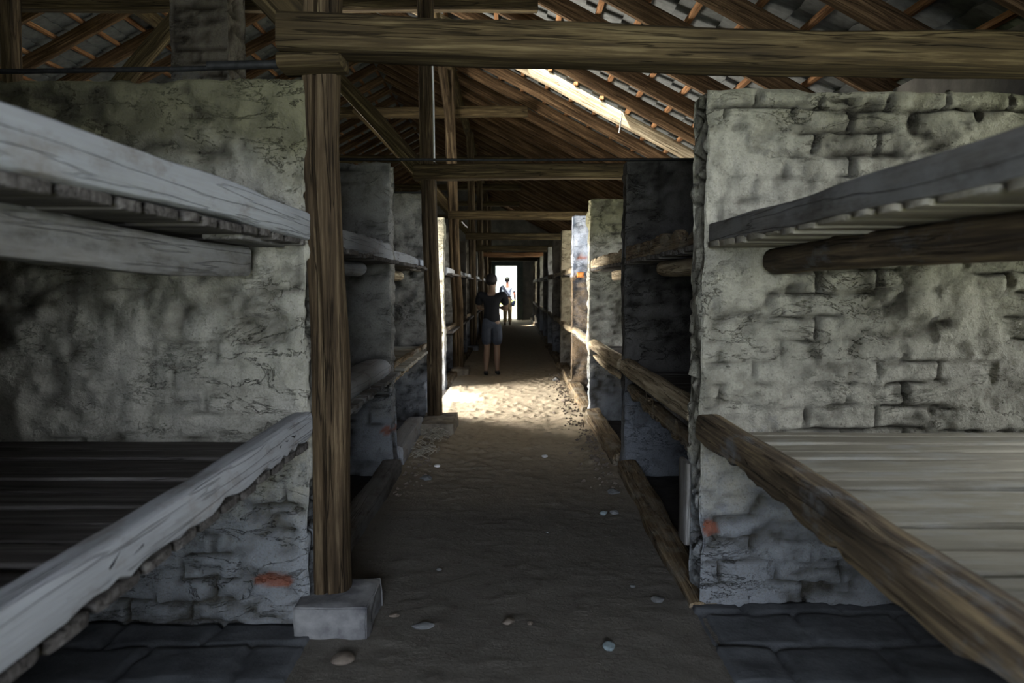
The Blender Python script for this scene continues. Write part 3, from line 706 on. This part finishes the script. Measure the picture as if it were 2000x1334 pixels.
post_post(5, 27.0, (-.86,), (-.90, 4.7), 'sixth post on the left, beyond the dark walking person', .15)
post_post(6, 31.6, (-.86,), (-.90, 4.7), 'farthest post near the end door', .15)
def footing(x0, x1, y0, y1, z, mat, label):
    o = masonry('post_footing', x0, x1, y0, y1, -.03, z, M[mat], .02, plaster=1.0, amp=.7)
    bm = None; tag(o, label, 'footing', 'post footings')
footing(-.87, -.575, 3.08, 3.42, .125, 'concrete', 'chipped grey stone footing under the foremost post')
footing(-.875, -.555, 7.35, 8.0, .125, 'concrete_warm', 'square footing block under the second post by the bright patch')
footing(-.95, -.68, 12.3, 12.95, .125, 'concrete_warm', 'pale sandy footing under the third leaning post')
for y, s in ((17.4, 'fourth'), (22.2, 'fifth'), (27.0, 'sixth'), (31.6, 'farthest')):
    footing(-.97, -.74, y - .2, y + .2, .12, 'concrete', 'small footing under the %s post far down the aisle' % s)

def tie(y, x0, x1, z0, z1, d, label, drop=0.0, mat='beam', h=None):
    o = timber('tie_beam', (x0, y, (z0 + z1) / 2), (x1, y, (z0 + z1) / 2 - drop), d, z1 - z0, M[mat], 8, step=.08, rough=.009, wob=.014, nsec=32)
    tag(o, label, 'beam', 'tie beams across the aisle')
tie(3.165, -.885, X_R - .02, 2.295, 2.437, .20, 'heavy square tie beam crossing the whole top right of the view', .10)
tie(7.86, -.95, X_R - .02, 2.435, 2.58, .20, 'second tie beam over the aisle, from the second post to the right')
tie(12.75, -1.0, X_R - .02, 2.465, 2.60, .18, 'third tie beam over the aisle, with a bright lower edge')
tie(17.4, -1.0, X_R - .02, 2.42, 2.57, .18, 'fourth, dark tie beam over the aisle')
tie(22.2, -1.0, X_R - .02, 2.38, 2.53, .18, 'fifth tie beam over the aisle')
tie(27.0, -1.0, X_R - .02, 2.40, 2.56, .18, 'pale pinkish tie beam above the end of the aisle', mat='batten')
tie(31.6, -1.0, X_R - .02, 2.40, 2.56, .18, 'last tie beam in front of the end door')
o = timber('corbel', (-.90, 3.19, 2.275), (-.66, 3.19, 2.285), .19, .06, M['beam'], 6, rough=.008); tag(o, 'short wooden corbel between the foremost post and the heavy beam', 'corbel')

for i, y in enumerate(FY):
    # collar
    z = 4.16 if i else 4.2
    if i:
        xr = (RA - z - .12) / RS; xl = 2 * RIDGE_X - xr
        cy_ = y + (.13 if i != 5 else -.16)
        o = timber('collar_beam', (xl + .1, cy_, z), (xr + .02, cy_, z), .14, .16, M['beam'], 8, step=.25, rough=.006, nsec=16)
        tag(o, 'horizontal collar beam high under the roof at the %s post' % ordn[i], 'beam', 'collar beams')
    zt = 2.48 if i else 2.40
    o = timber('brace', (-.80 - .03 * (i > 0), y + .02, zt), (-2.45, y + .02, zt + 1.72 * 1.0), .13, .15, M['beam'], 8, step=.2, rough=.006, nsec=16)
    tag(o, 'diagonal brace rising leftward from the %s post' % ordn[i], 'brace', 'braces by the posts')
    o = timber('brace', (-4.75, y + .02, 2.3), (-3.1, y + .02, 4.1), .13, .15, M['beam'], 8, step=.2, rough=.006, nsec=16)
    tag(o, 'diagonal brace in the far left roof half, level with the %s post' % ordn[i], 'brace', 'braces of the left roof half')
    if i == 0: continue
    o = timber('roof_post', (-4.82, y, 0), (-4.82, y, roof_z(-4.82) - .02), .15, .15, M['post'], 7, step=.3, rough=.006, nsec=16)
    tag(o, 'post of the left roof half, opposite the %s aisle post' % ordn[i], 'post', 'posts of the left roof half')
# purlins carried by the posts
for (x, s) in ((-.98, 'right'), (-4.62, 'left')):
    o = timber('purlin', (x, Y0, roof_z(x) - .09), (x, Y1, roof_z(x) - .09), .13, .15, M['beam'], 8, step=.4, rough=.006, nsec=16)
    tag(o, 'long purlin under the rafters of the %s roof slope' % s, 'beam', 'purlins')

# ------------------------------------------------------------------ roof: rafters, battens, tiles
RD = .17; ang = math.atan(RS); cosA = math.cos(ang)
def back_to_roof(p):                              # where a sun ray that ends at p crosses the left slope
    # z = RIDGE_Z + RS*(x-RIDGE_X)
    p = Vector(p); t = 0
    for _ in range(600):
        q = p - sun_dir * t
        if q.z > roof_z(q.x) + .2: return q
        t += .02
    return q
q1 = back_to_roof((-.98, 9.20, 0)); q2 = back_to_roof((-.66, 9.9, 0)); q3 = back_to_roof((-.95, 10.9, 1.35))
sky_left = (min(q1.x, q2.x), q2.x + .12, q1.y, q2.y + .5)  # added roof opening, sized back from the wanted sun patch
print('SKY LEFT', sky_left)
SKYL = [sky_left, (0.10, 1.50, 10.70, 11.08), (-.2, .35, 31.1, 31.7)]
q4 = back_to_roof((-.45, 28.2, .1)); q5 = back_to_roof((.02, 28.2, 1.5)); SKYL.append((-2.78, -2.05, 26.33, 27.10)); print(SKYL)  # last opening added so that sun reaches the far figure
def in_sky(x, y, m=0.0): return any(a - m < x < b + m and c - m < y < d + m for a, b, c, d in SKYL)

raf_y = [y for y in np.arange(-2.1, Y1 - .1, .945)]
off = 11.12 - min(raf_y, key=lambda v: abs(v - 11.12)); raf_y = [y + off for y in raf_y]
proto = {}
for i, y in enumerate(raf_y):
    for side in (0, 1):
        if side == 0: A = Vector((RIDGE_X - .0, y, RIDGE_Z)); B = Vector((X_R + .25, y, roof_z(X_R + .25)))
        else: A = Vector((RIDGE_X + .0, y + .1, RIDGE_Z)); B = Vector((X_L - .25, y + .1, roof_z(X_L - .25)))
        nrm = Vector((RS, 0, 1)).normalized() if side == 0 else Vector((-RS, 0, 1)).normalized()
        if side == 1 and SKYL[0][2] - .0 < y + .1 < SKYL[0][3]: B = Vector((SKYL[0][1] + .1, y + .1, roof_z(SKYL[0][1] + .1)))
        A = A + nrm * RD / 2; B = B + nrm * RD / 2
        key = (side, round((B - A).length, 2), i % 4)
        if key in proto:
            o = proto[key].copy(); COL.objects.link(o); mw = proto[key].matrix_world.copy(); mw.translation = A; o.matrix_world = mw
        else:
            o = timber('rafter', A, B, .085, RD, M['rafter'], 9, step=.22, rough=.004, wob=.006, nsec=16); proto[key] = o
        sl = 'right' if side == 0 else 'left'
        fr = min(range(len(FY)), key=lambda k_: abs(FY[k_] - y)); dlt = y - FY[fr]; num = int(abs(dlt) / .945) + 1
        tag(o, 'rafter of the %s roof slope, %s one %s the %s post' % (sl, ordn[num - 1], 'beyond' if dlt >= 0 else 'before', ordn[fr]), 'rafter', 'rafters of the %s roof slope' % sl)
        if i < 60 and side == 0 and abs(y - 11.12) < .1: o.data = o.data.copy(); o.data.materials[0] = M['log']; o['label'] = 'sunlit rafter side glowing white under the roof opening on the right'  # pale log wood puts the sunlit brightness into this rafter's colour
sx = .355
def batt(x, side, ya, yb, lab):
    z = roof_z(x) + (RD + .026) / cosA
    o = timber('tile_batten', (x, ya, z), (x, yb, z), .055, .045, M['batten'], 9, step=.9, rough=.002, wob=.004, nsec=12)
    o.rotation_euler.rotate_axis('X', 0)
    tag(o, lab, 'batten', 'tile battens of the %s roof slope' % side)
bx_r = [RIDGE_X + .12 + k * sx for k in range(int((X_R + .2 - RIDGE_X) / sx) + 1)]
for k, x in enumerate(bx_r):
    if .10 < x < 1.50:
        batt(x, 'right', Y0, 10.63, 'right slope tile batten row %d from the ridge, near piece ending at the opening' % (k + 1))
        batt(x, 'right', 11.07, Y1, 'right slope tile batten row %d from the ridge, far piece beyond the opening' % (k + 1)); continue
    batt(x, 'right', Y0, Y1, 'orange tile batten of the right roof slope, row %d down from the ridge' % (k + 1))
for k in range(int((RIDGE_X - X_L + .2) / sx) + 1):
    x = RIDGE_X - .12 - k * sx
    if SKYL[0][0] - .05 < x < SKYL[0][1] + .05:
        batt(x, 'left', Y0, SKYL[0][2] - .05, 'left slope tile batten row %d from the ridge, near piece before the roof opening' % (k + 1))
        batt(x, 'left', SKYL[0][3] + .05, Y1, 'left slope tile batten row %d from the ridge, far piece beyond the roof opening' % (k + 1))
    else:
        batt(x, 'left', Y0, Y1, 'tile batten of the left roof slope, row %d down from the ridge' % (k + 1))

def tiles(name, side):
    """overlapping courses of ribbed tiles, one mesh, with openings left out"""
    ys_ = np.arange(Y0 - .3, Y1 + .4, .06); V, F, idx = [], [], 0
    n = int((X_R + .5 - RIDGE_X) / sx) + 1
    prof = []
    for k in range(n):                                  # each course: upper end low, lower end raised over the next
        xa = k * sx; xb = (k + 1) * sx
        prof.append((xa, .000, k)); prof.append((xa + sx * .5, .012, k)); prof.append((xb + .02, .035, k))
    cols = []
    for (xx, lift, k) in prof:
        x = RIDGE_X + (xx if side == 0 else -xx)
        zb = roof_z(x) + (RD + .052) / cosA + lift
        row = []
        for j, y in enumerate(ys_):
            ph = (j % 4); rib = .016 if ph == 0 else (.0 if ph == 2 else .008)
            V.append((x, y, zb + rib)); row.append(len(V) - 1)
        cols.append((x, row))
    for a in range(len(cols) - 1):
        xm = (cols[a][0] + cols[a + 1][0]) / 2
        for j in range(len(ys_) - 1):
            if in_sky(xm, (ys_[j] + ys_[j + 1]) / 2): continue
            q = (cols[a][1][j], cols[a][1][j + 1], cols[a + 1][1][j + 1], cols[a + 1][1][j])
            F.append(q if side == 0 else q[::-1])
    o = link_mesh(name, V, F, M['tile'], smooth=False); tag(o, kind='structure')
tiles('ceiling_right_slope', 0); tiles('ceiling_left_slope', 1)
o = timber('ridge_cap', (RIDGE_X, Y0 - .2, RIDGE_Z + .30), (RIDGE_X, Y1 + .2, RIDGE_Z + .30), .3, .12, M['tile'], 3, step=1); tag(o, kind='structure'); o.name = 'trim_ridge'

# ------------------------------------------------------------------ iron rods and thin strands
def rod(name, pts, r, mat, label, cat, group=None):
    o = tube(name, pts, r, mat); tag(o, label, cat, group); return o
def tube(name, pts, r, mat, parent=None, seg=10):
    V, F = [], []; pts = [Vector(p) for p in pts]
    for i, p in enumerate(pts):
        d = (pts[min(i + 1, len(pts) - 1)] - pts[max(i - 1, 0)]).normalized()
        u = d.cross(Vector((0, 0, 1))); u = u.normalized() if u.length > .05 else Vector((1, 0, 0)); w = d.cross(u).normalized()
        for k in range(seg):
            a = 2 * math.pi * k / seg; q = p + (u * math.cos(a) + w * math.sin(a)) * r
            V.append(tuple(q))
    for i in range(len(pts) - 1):
        for k in range(seg):
            l = (k + 1) % seg; F.append((i * seg + k, i * seg + l, (i + 1) * seg + l, (i + 1) * seg + k))
    F.append(tuple(range(seg))[::-1]); F.append(tuple(range((len(pts) - 1) * seg, len(pts) * seg)))
    o = link_mesh(name, V, F, mat, sharp=50)
    if parent: o.parent = parent; o.matrix_parent_inverse = parent_matrix(parent).inverted()
    return o
rod('iron_rod', [(-2.9, 3.16, 2.235), (-1.9, 3.16, 2.235), (-1.25, 3.16, 2.245), (-.83, 3.17, 2.262)], .010, M['iron'], 'black iron rod running along the top of the big mossy left partition', 'rod')
rod('iron_rod', [(-1.18, 3.155, 2.255), (-.83, 3.165, 2.265)], .017, M['iron'], 'thicker black pipe sleeve next to the foremost post', 'pipe')
rod('iron_rod', [(-2.94, 5.86, 2.33), (0, 5.86, 2.318), (2.99, 5.86, 2.33)], .010, M['iron'], 'thin black iron rod spanning the aisle before the second tie beam', 'rod')
rod('iron_rod', [(-2.9, 8.33, 2.375), (-.9, 8.33, 2.375)], .010, M['iron'], 'thin iron rod on top of the partition behind the second post', 'rod')
rod('white_strand', [(-.765, 7.76, 3.7), (-.752, 7.76, 3.2), (-.748, 7.76, 2.6)], .008, M['strand'], 'thin white cable running down the right edge of the second post', 'strand')  # thin white tube along the post's right edge
rod('hanging_strip', [(1.33, 9.9, 3.56), (1.345, 9.9, 3.50), (1.31, 9.9, 3.28)], .008, M['strand'], 'white strip dangling from the roof battens at upper right', 'strip')
rod('steel_hook', [(-.79, 12.6, 2.42), (-.74, 12.6, 2.36), (-.70, 12.6, 2.33)], .010, M['strand'], 'small pale hook sticking out of the third post', 'hook')

# ------------------------------------------------------------------ stones and straw
def stone(x, y, sx_, sy_, sz_, rz, mat, label, seed, name='stone'):
    bm = bmesh.new(); bmesh.ops.create_icosphere(bm, subdivisions=3, radius=1)
    r = random.Random(seed); pl = [Vector((r.uniform(-1, 1), r.uniform(-1, 1), r.uniform(-.3, 1))).normalized() for _ in range(9)]
    ds = [r.uniform(.62, .92) for _ in pl]
    for v in bm.verts:
        for n_, d_ in zip(pl, ds):
            e = v.co.dot(n_) - d_
            if e > 0: v.co -= n_ * e
        v.co += Vector((mnoise.noise(v.co * 3 + Vector((seed, 0, 0))), mnoise.noise(v.co * 3 + Vector((0, seed, 0))), 0)) * .06
        v.co = Vector((v.co.x * sx_, v.co.y * sy_, v.co.z * sz_))
    me = bpy.data.meshes.new(name); bm.to_mesh(me); bm.free(); me.materials.append(M[mat])
    me.polygons.foreach_set('use_smooth', [True] * len(me.polygons)); me.set_sharp_from_angle(angle=math.radians(35))
    o = bpy.data.objects.new(name, me); COL.objects.link(o); o.location = (x, y, .004 + sz_ * .35); o.rotation_euler = (0, 0, rz)
    tag(o, label, 'stone', 'loose stones on the aisle floor'); return o
ST = [(-.638, 2.90, .048, .050, .016, .3, 'stone_brown', 'large flat brownish stone at the bottom left of the aisle'),
      (-.367, 3.195, .048, .034, .012, .1, 'stone', 'flat bluish grey stone right of the foremost footing'),
      (-.015, 3.235, .030, .028, .012, .5, 'stone_brown', 'small angular stone in the middle of the dark foreground floor'),
      (.075, 3.22, .014, .014, .007, .5, 'stone_brown', 'tiny chip just right of the middle foreground stone'),
      (.376, 3.00, .024, .030, .016, .2, 'stone_blue', 'round blue-grey pebble at the lower right of the aisle'),
      (-.586, 6.12, .028, .030, .016, .2, 'stone_white', 'bright white pebble left of the aisle centre'),
      (-.625, 5.70, .050, .045, .022, .8, 'stone', 'angular grey stone near the left kerb below the white pebble'),
      (.27, 6.476, .026, .030, .014, .1, 'stone_white', 'pale pebble right of the aisle centre where the light begins'),
      (.565, 4.83, .028, .034, .015, .1, 'stone_blue', 'left pebble of a pair near the right kerb'),
      (.635, 4.84, .028, .034, .015, .9, 'stone', 'right pebble of a pair near the right kerb'),
      (.69, 5.33, .045, .05, .02, .4, 'stone', 'flat stone touching the foot of the second right partition'),
      (-.50, 3.30, .026, .016, .008, .2, 'stone_brown', 'thin brown chip just right of the foremost footing'),
      (.563, 3.63, .014, .014, .006, .2, 'stone', 'tiny square grey chip on the right foreground floor'),
      (.65, 3.47, .036, .036, .010, .7, 'stone', 'dull flat stone by the base of the pale right partition'),
      (.47, 8.73, .024, .03, .014, .7, 'stone_brown', 'small stone on the sunlit dusty floor right of the aisle'),
      (.66, 6.3, .05, .06, .03, .2, 'stone_brown', 'brown clod beside the right kerb in the third bay'),
      (-.36, 3.85, .014, .014, .008, .2, 'stone', 'tiny pebble in the dark floor left of the middle'),
      (.20, 4.45, .009, .011, .004, .2, 'stone', 'tiny grey speck stone in the centre of the dark floor'),
      (.64, 9.6, .06, .05, .03, 1.2, 'stone_brown', 'dark clod at the right kerb in the bright stretch'),
      (.66, 11.7, .05, .09, .05, .5, 'stone', 'dark lump at the right kerb beyond the blue-topped partition')]
for i, s in enumerate(ST): stone(*s[:6], s[6], s[7], i * 7 + 3)
# rubble chips along the right kerb: too many to count
r = random.Random(4); V, F = [], []
for i in range(420):
    y = r.uniform(5.4, 12.5); x = .76 - abs(r.gauss(0, .11)) - .01; s = r.uniform(.006, .022)
    if r.random() < .2: x = -.80 + abs(r.gauss(0, .10)); y = r.uniform(5.2, 7.2)
    z = .012 + .02 * max(0, min(1, (y - 5) / 2)); b = len(V)
    for (a, b2, c) in ((1, 0, 0), (-.5, .9, 0), (-.6, -.8, .1), (.1, .1, .7), (0, 0, -.6)):
        an = r.uniform(-.4, .4); V.append((x + s * (a + an), y + s * 1.2 * b2, z + s * c))
    F += [(b, b + 1, b + 3), (b + 1, b + 2, b + 3), (b + 2, b, b + 3), (b + 1, b, b + 4), (b + 2, b + 1, b + 4), (b, b + 2, b + 4)]
o = link_mesh('rubble_chips', V, F, M['stone_brown'], smooth=False); tag(o, 'scatter of crumbled earth and brick chips along the kerbs', 'rubble', kind='stuff')
V, F = [], []
for i in range(150):
    cx, cy, sp = (-.70, 7.16, .10) if i < 90 else (-.72, 6.55, .12)
    x, y = r.gauss(cx, sp * .5), r.gauss(cy, sp * 1.1); x = max(x, -.83); a = r.uniform(0, 6.28); L = r.uniform(.05, .13)
    z0_ = .03 + r.random() * (.07 if i < 90 else .02); z1_ = z0_ + r.uniform(-.03, .03); w = .0028; b = len(V)
    for t in (0, .5, 1):
        px, py, pz = x + math.cos(a) * L * (t - .5), y + math.sin(a) * L * (t - .5), z0_ + (z1_ - z0_) * t + .02 * math.sin(t * 3.14)
        for (dx, dz) in ((-w, -w), (w, -w), (0, w)): V.append((px - math.sin(a) * dx, py + math.cos(a) * dx, pz + dz))
    for k in range(2):
        for j in range(3):
            l = (j + 1) % 3; F.append((b + k * 3 + j, b + k * 3 + l, b + k * 3 + 3 + l, b + k * 3 + 3 + j))
    F += [(b + 2, b + 1, b), (b + 6, b + 7, b + 8)]
o = link_mesh('straw', V, F, M['straw'], smooth=False); tag(o, 'tangled dry straw beside the second post footing', 'straw', kind='stuff')

# ------------------------------------------------------------------ people
def skin_mesh(name, verts, edges, radii, root, mat, parent=None, sub=2):
    me = bpy.data.meshes.new(name); me.from_pydata([tuple(v) for v in verts], edges, [])
    o = bpy.data.objects.new(name, me); COL.objects.link(o)
    sm = o.modifiers.new('skin', 'SKIN'); sm.use_smooth_shade = True; sm.branch_smoothing = .6
    for i, rr_ in enumerate(radii):
        rr_ = rr_ if isinstance(rr_, tuple) else (rr_, rr_)
        me.skin_vertices[0].data[i].radius = rr_; me.skin_vertices[0].data[i].use_root = (i == root)
    ss = o.modifiers.new('sub', 'SUBSURF'); ss.levels = sub; ss.render_levels = sub
    bpy.context.view_layer.update()
    dg = bpy.context.evaluated_depsgraph_get(); m2 = bpy.data.meshes.new_from_object(o.evaluated_get(dg))
    o.modifiers.clear(); o.data = m2; m2.name = name
    m2.materials.clear(); m2.materials.append(mat)
    m2.polygons.foreach_set('use_smooth', [True] * len(m2.polygons))
    if parent: o.parent = parent
    return o
def ellipsoid(name, c, r3, mat, parent, cutf=None, noise_a=0):
    bm = bmesh.new(); bmesh.ops.create_uvsphere(bm, u_segments=28, v_segments=18, radius=1)
    for v in bm.verts:
        if noise_a: v.co += v.co.normalized() * mnoise.noise(v.co * 4) * noise_a
        v.co = Vector((v.co.x * r3[0], v.co.y * r3[1], v.co.z * r3[2])) 
    if cutf:
        for v in bm.verts: v.co = cutf(v.co)
    for v in bm.verts: v.co += Vector(c)
    me = bpy.data.meshes.new(name); bm.to_mesh(me); bm.free(); me.materials.append(mat)
    me.polygons.foreach_set('use_smooth', [True] * len(me.polygons))
    o = bpy.data.objects.new(name, me); COL.objects.link(o); o.parent = parent; return o

def person(loc, rz, H, label, pose, mats, cap, bag):
    """built facing +Y (walking away), feet at z = 0; pose = joint positions as fractions of the height"""
    root = empty('person', loc, rz); tag(root, label, 'person')
    s = H
    J = {k: Vector(v) * s for k, v in pose.items()}
    names, V, E, R = {}, [], [], []
    def add(n, p, r_, to=None):
        names[n] = len(V); V.append(p); R.append((r_[0] * s, r_[1] * s) if isinstance(r_, tuple) else r_ * s)
        if to is not None: E.append((names[to], names[n]))
    add('pelvis', J['pelvis'], (.080, .060)); add('waist', J['waist'], (.068, .052), 'pelvis'); add('chest', J['chest'], (.084, .060), 'waist')
    add('neck0', J['neck'], .034, 'chest'); add('neck', J['neck'] + (J['head'] - J['neck']) * .35, .031, 'neck0')
    add('head0', J['head'] - Vector((0, 0, .018 * s)), (.040, .048), 'neck'); add('head1', J['head'] + Vector((0, 0, .028 * s)), (.044, .052), 'head0'); add('head2', J['head'] + Vector((0, -.004 * s, .052 * s)), (.030, .036), 'head1')
    fw = (J['nose'] - J['head']).normalized()
    add('nose', J['head'] + fw * .056 * s + Vector((0, 0, -.004 * s)), .008, 'head0')
    for sd_, q in (('l', -1), ('r', 1)):
        sh, el, wr = J['sh_' + sd_], J['el_' + sd_], J['wr_' + sd_]
        add('sh' + sd_, sh, .036, 'chest'); add('ua' + sd_, sh.lerp(el, .5), .029, 'sh' + sd_); add('el' + sd_, el, .024, 'ua' + sd_); add('fa' + sd_, el.lerp(wr, .45), .023, 'el' + sd_); add('wr' + sd_, wr, .015, 'fa' + sd_)
        hd = (wr - el).normalized(); lat = Vector((0, 1, 0)) - hd * hd.y; lat.normalize()
        pal = wr + hd * .045 * s; add('pm' + sd_, pal, (.020, .012), 'wr' + sd_)
        curl = Vector((-q, 0, 0)) * .35
        for fi, (o_, L_) in enumerate(((-.020, .042), (-.007, .050), (.007, .047), (.020, .036))):
            p0 = pal + hd * .012 * s + lat * o_ * s; p1 = p0 + hd * L_ * .55 * s; p2 = p1 + (hd + curl).normalized() * L_ * .5 * s
            add('f%d%sa' % (fi, sd_), p0, .0062, 'pm' + sd_); add('f%d%sb' % (fi, sd_), p1, .0055, 'f%d%sa' % (fi, sd_)); add('f%d%sc' % (fi, sd_), p2, .0048, 'f%d%sb' % (fi, sd_))
        p0 = wr + hd * .018 * s + lat * .020 * s; p1 = p0 + (hd + lat * .6 + curl * .5).normalized() * .035 * s
        add('t' + sd_ + 'a', p0, .0075, 'wr' + sd_); add('t' + sd_ + 'b', p1, .006, 't' + sd_ + 'a')
        hp, kn, an, to = J['hp_' + sd_], J['kn_' + sd_], J['an_' + sd_], J['to_' + sd_]
        add('hp' + sd_, hp, .054, 'pelvis'); add('th' + sd_, hp.lerp(kn, .5), .046, 'hp' + sd_); add('kn' + sd_, kn, .033, 'th' + sd_)
        add('ca' + sd_, kn.lerp(an, .35) + Vector((0, -.006 * s, 0)), .034, 'kn' + sd_); add('an' + sd_, an, .020, 'ca' + sd_); add('to' + sd_, to, (.022, .014), 'an' + sd_)
    skin_mesh('body', V, E, R, 0, mats['skin'], root)
    # shirt
    SV, SE, SR = [], [], []
    def sadd(p, r_, to=None):
        SV.append(p); SR.append((r_[0] * s, r_[1] * s) if isinstance(r_, tuple) else r_ * s)
        if to is not None: SE.append((to, len(SV) - 1))
        return len(SV) - 1
    hem = J['pelvis'] + Vector((0, 0, mats['hem'] * s))
    h0 = sadd(hem, (.112 if mats['hem'] < 0 else .092, .082)); h1 = sadd(J['waist'] if mats['hem'] < .02 else J['waist'].lerp(J['chest'], .42), (.090, .070), h0); h2 = sadd(J['chest'], (.100, .073), h1)
    h3 = sadd(J['neck'] + Vector((0, 0, -.012 * s)), (.048, .042), h2)
    for sd_ in ('l', 'r'):
        sh, el = J['sh_' + sd_], J['el_' + sd_]
        a = sadd(sh, .046, h2); b = sadd(sh.lerp(el, .5), .042, a); c = sadd(sh.lerp(el, mats['sleeve']), .042, b)
    skin_mesh('shirt', SV, SE, SR, 0, mats['shirt'], root)
    # trousers / shorts
    SV, SE, SR = [], [], []
    w0 = sadd(J['pelvis'] + Vector((0, 0, .055 * s)), (.082, .064)); w1 = sadd(J['pelvis'], (.100, .074), w0)
    for sd_ in ('l', 'r'):
        hp, kn, an = J['hp_' + sd_], J['kn_' + sd_], J['an_' + sd_]
        a = sadd(hp + Vector((.012 if sd_ == 'r' else -.012, 0, 0)) * s, .070, w1); b = sadd(hp.lerp(kn, .55), .058, a)
        if mats['long']:
            c = sadd(kn, .053, b); d = sadd(kn.lerp(an, .5), .048, c); e = sadd(an + Vector((0, 0, .012 * s)), .042, d)
        else: c = sadd(hp.lerp(kn, .95), .053, b)
    skin_mesh('trousers' if mats['long'] else 'shorts', SV, SE, SR, 1, mats['legs'], root)
    for sd_ in ('l', 'r'):
        an, to = J['an_' + sd_], J['to_' + sd_]
        heel = an + (an - to).normalized() * .018 * s
        skin_mesh('shoe', [heel + Vector((0, 0, -.012 * s)), an.lerp(to, .5) + Vector((0, 0, -.006 * s)), to + (to - an).normalized() * .012 * s], [(0, 1), (1, 2)],
                  [(.024 * s, .022 * s), (.026 * s, .018 * s), (.022 * s, .014 * s)], 0, mats['shoe'], root)
    hc = J['head'] + Vector((0, 0, .022 * s))
    back = -fw * .010 * s
    if cap:
        ellipsoid('cap', hc + back + Vector((0, 0, .014 * s)), (.056 * s, .062 * s, .046 * s), mats['hair'], root, lambda c: Vector((c.x, c.y, max(c.z, -.012 * s))))
        ellipsoid('hair', hc + back * 1.2 - Vector((0, 0, .012 * s)), (.050 * s, .052 * s, .036 * s), M['hair'], root)
    else:
        ellipsoid('hair', hc + back * 1.5 + Vector((0, 0, .004 * s)), (.058 * s, .062 * s, .060 * s), mats['hair'], root, None, .10)
    for q in (-1, 1):
        side = Vector((fw.y, -fw.x, 0)) * q
        ellipsoid('ear', J['head'] + side * .046 * s + Vector((0, 0, .004 * s)), (.007 * s, .012 * s, .018 * s), mats['skin'], root)
    if bag:
        p0 = J['sh_l'] + Vector((.045, 0, .055)); p1 = J['hp_r'] + Vector((.10, -.03, .02))
        pts = [p0 + Vector((0, .06, 0)), p0]
        for t in (.15, .35, .55, .75, .92): pts.append(p0.lerp(p1, t) + Vector((0, -.155 + .03 * abs(t - .5), 0)))
        pts.append(p1)
        bg_ = ellipsoid('shoulder_bag', p1 + Vector((.03, 0, -.10)), (.055, .12, .15), M['navy'], root, lambda c: Vector((c.x, c.y, max(min(c.z, .10), -.12))))
        st = tube('bag_strap', pts, .016, M['leather']); st.parent = root
        V_, F_ = [], []
        for k in range(24):
            a = 2 * math.pi * k / 24; c = J['pelvis'] + Vector((0, 0, .062 * s))
            for z in (-.018, .018): V_.append((c.x + math.cos(a) * .172, c.y + math.sin(a) * .135, c.z + z))
        for k in range(24):
            l = (k + 1) % 24; F_.append((2 * k, 2 * l, 2 * l + 1, 2 * k + 1))
        b = link_mesh('belt', V_, F_, M['leather']); b.parent = root
        sl = b.modifiers.new('s', 'SOLIDIFY'); sl.thickness = .006
    return root
walk = {'pelvis': (0, 0, .53), 'waist': (0, .004, .61), 'chest': (0, .010, .715), 'neck': (0, .014, .825), 'head': (0, .022, .915), 'nose': (.02, .30, .90),
        'sh_l': (-.118, .008, .800), 'el_l': (-.140, -.03, .635), 'wr_l': (-.135, .04, .50), 'sh_r': (.118, .008, .800), 'el_r': (.150, -.01, .635), 'wr_r': (.158, .055, .505),
        'hp_l': (-.052, 0, .500), 'kn_l': (-.048, .045, .280), 'an_l': (-.045, .005, .050), 'to_l': (-.050, .085, .018),
        'hp_r': (.052, 0, .500), 'kn_r': (.052, .02, .285), 'an_r': (.055, -.075, .062), 'to_r': (.062, -.005, .018)}
person((-.17, 28.55, .01), math.radians(-2), 1.75, 'person in pale blue shirt and khaki trousers walking towards the bright end door', walk,
       dict(skin=M['skin'], shirt=M['shirt_blue'], legs=M['khaki'], shoe=M['shoe'], hair=M['cap'], hem=.050, sleeve=.75, long=True), True, True)
walk2 = dict(walk); walk2.update({'head': (.004, .040, .905), 'neck': (0, .022, .820), 'nose': (.14, .22, .885), 'el_l': (-.132, .07, .655), 'wr_l': (-.06, .16, .66), 'el_r': (.132, .07, .655), 'wr_r': (.06, .16, .66),
                                  'kn_l': (-.048, .03, .28), 'an_l': (-.05, -.06, .055), 'to_l': (-.055, .02, .018), 'kn_r': (.048, .05, .28), 'an_r': (.05, .03, .05), 'to_r': (.055, .11, .018)})
person((-.315, 12.35, .01), math.radians(-4), 1.61, 'person in black shirt and dark shorts seen from behind in the dim aisle', walk2,
       dict(skin=M['skin_dark'], shirt=M['shirt_black'], legs=M['shorts'], shoe=M['leather'], hair=M['hair'], hem=-.045, sleeve=.8, long=False), False, False)
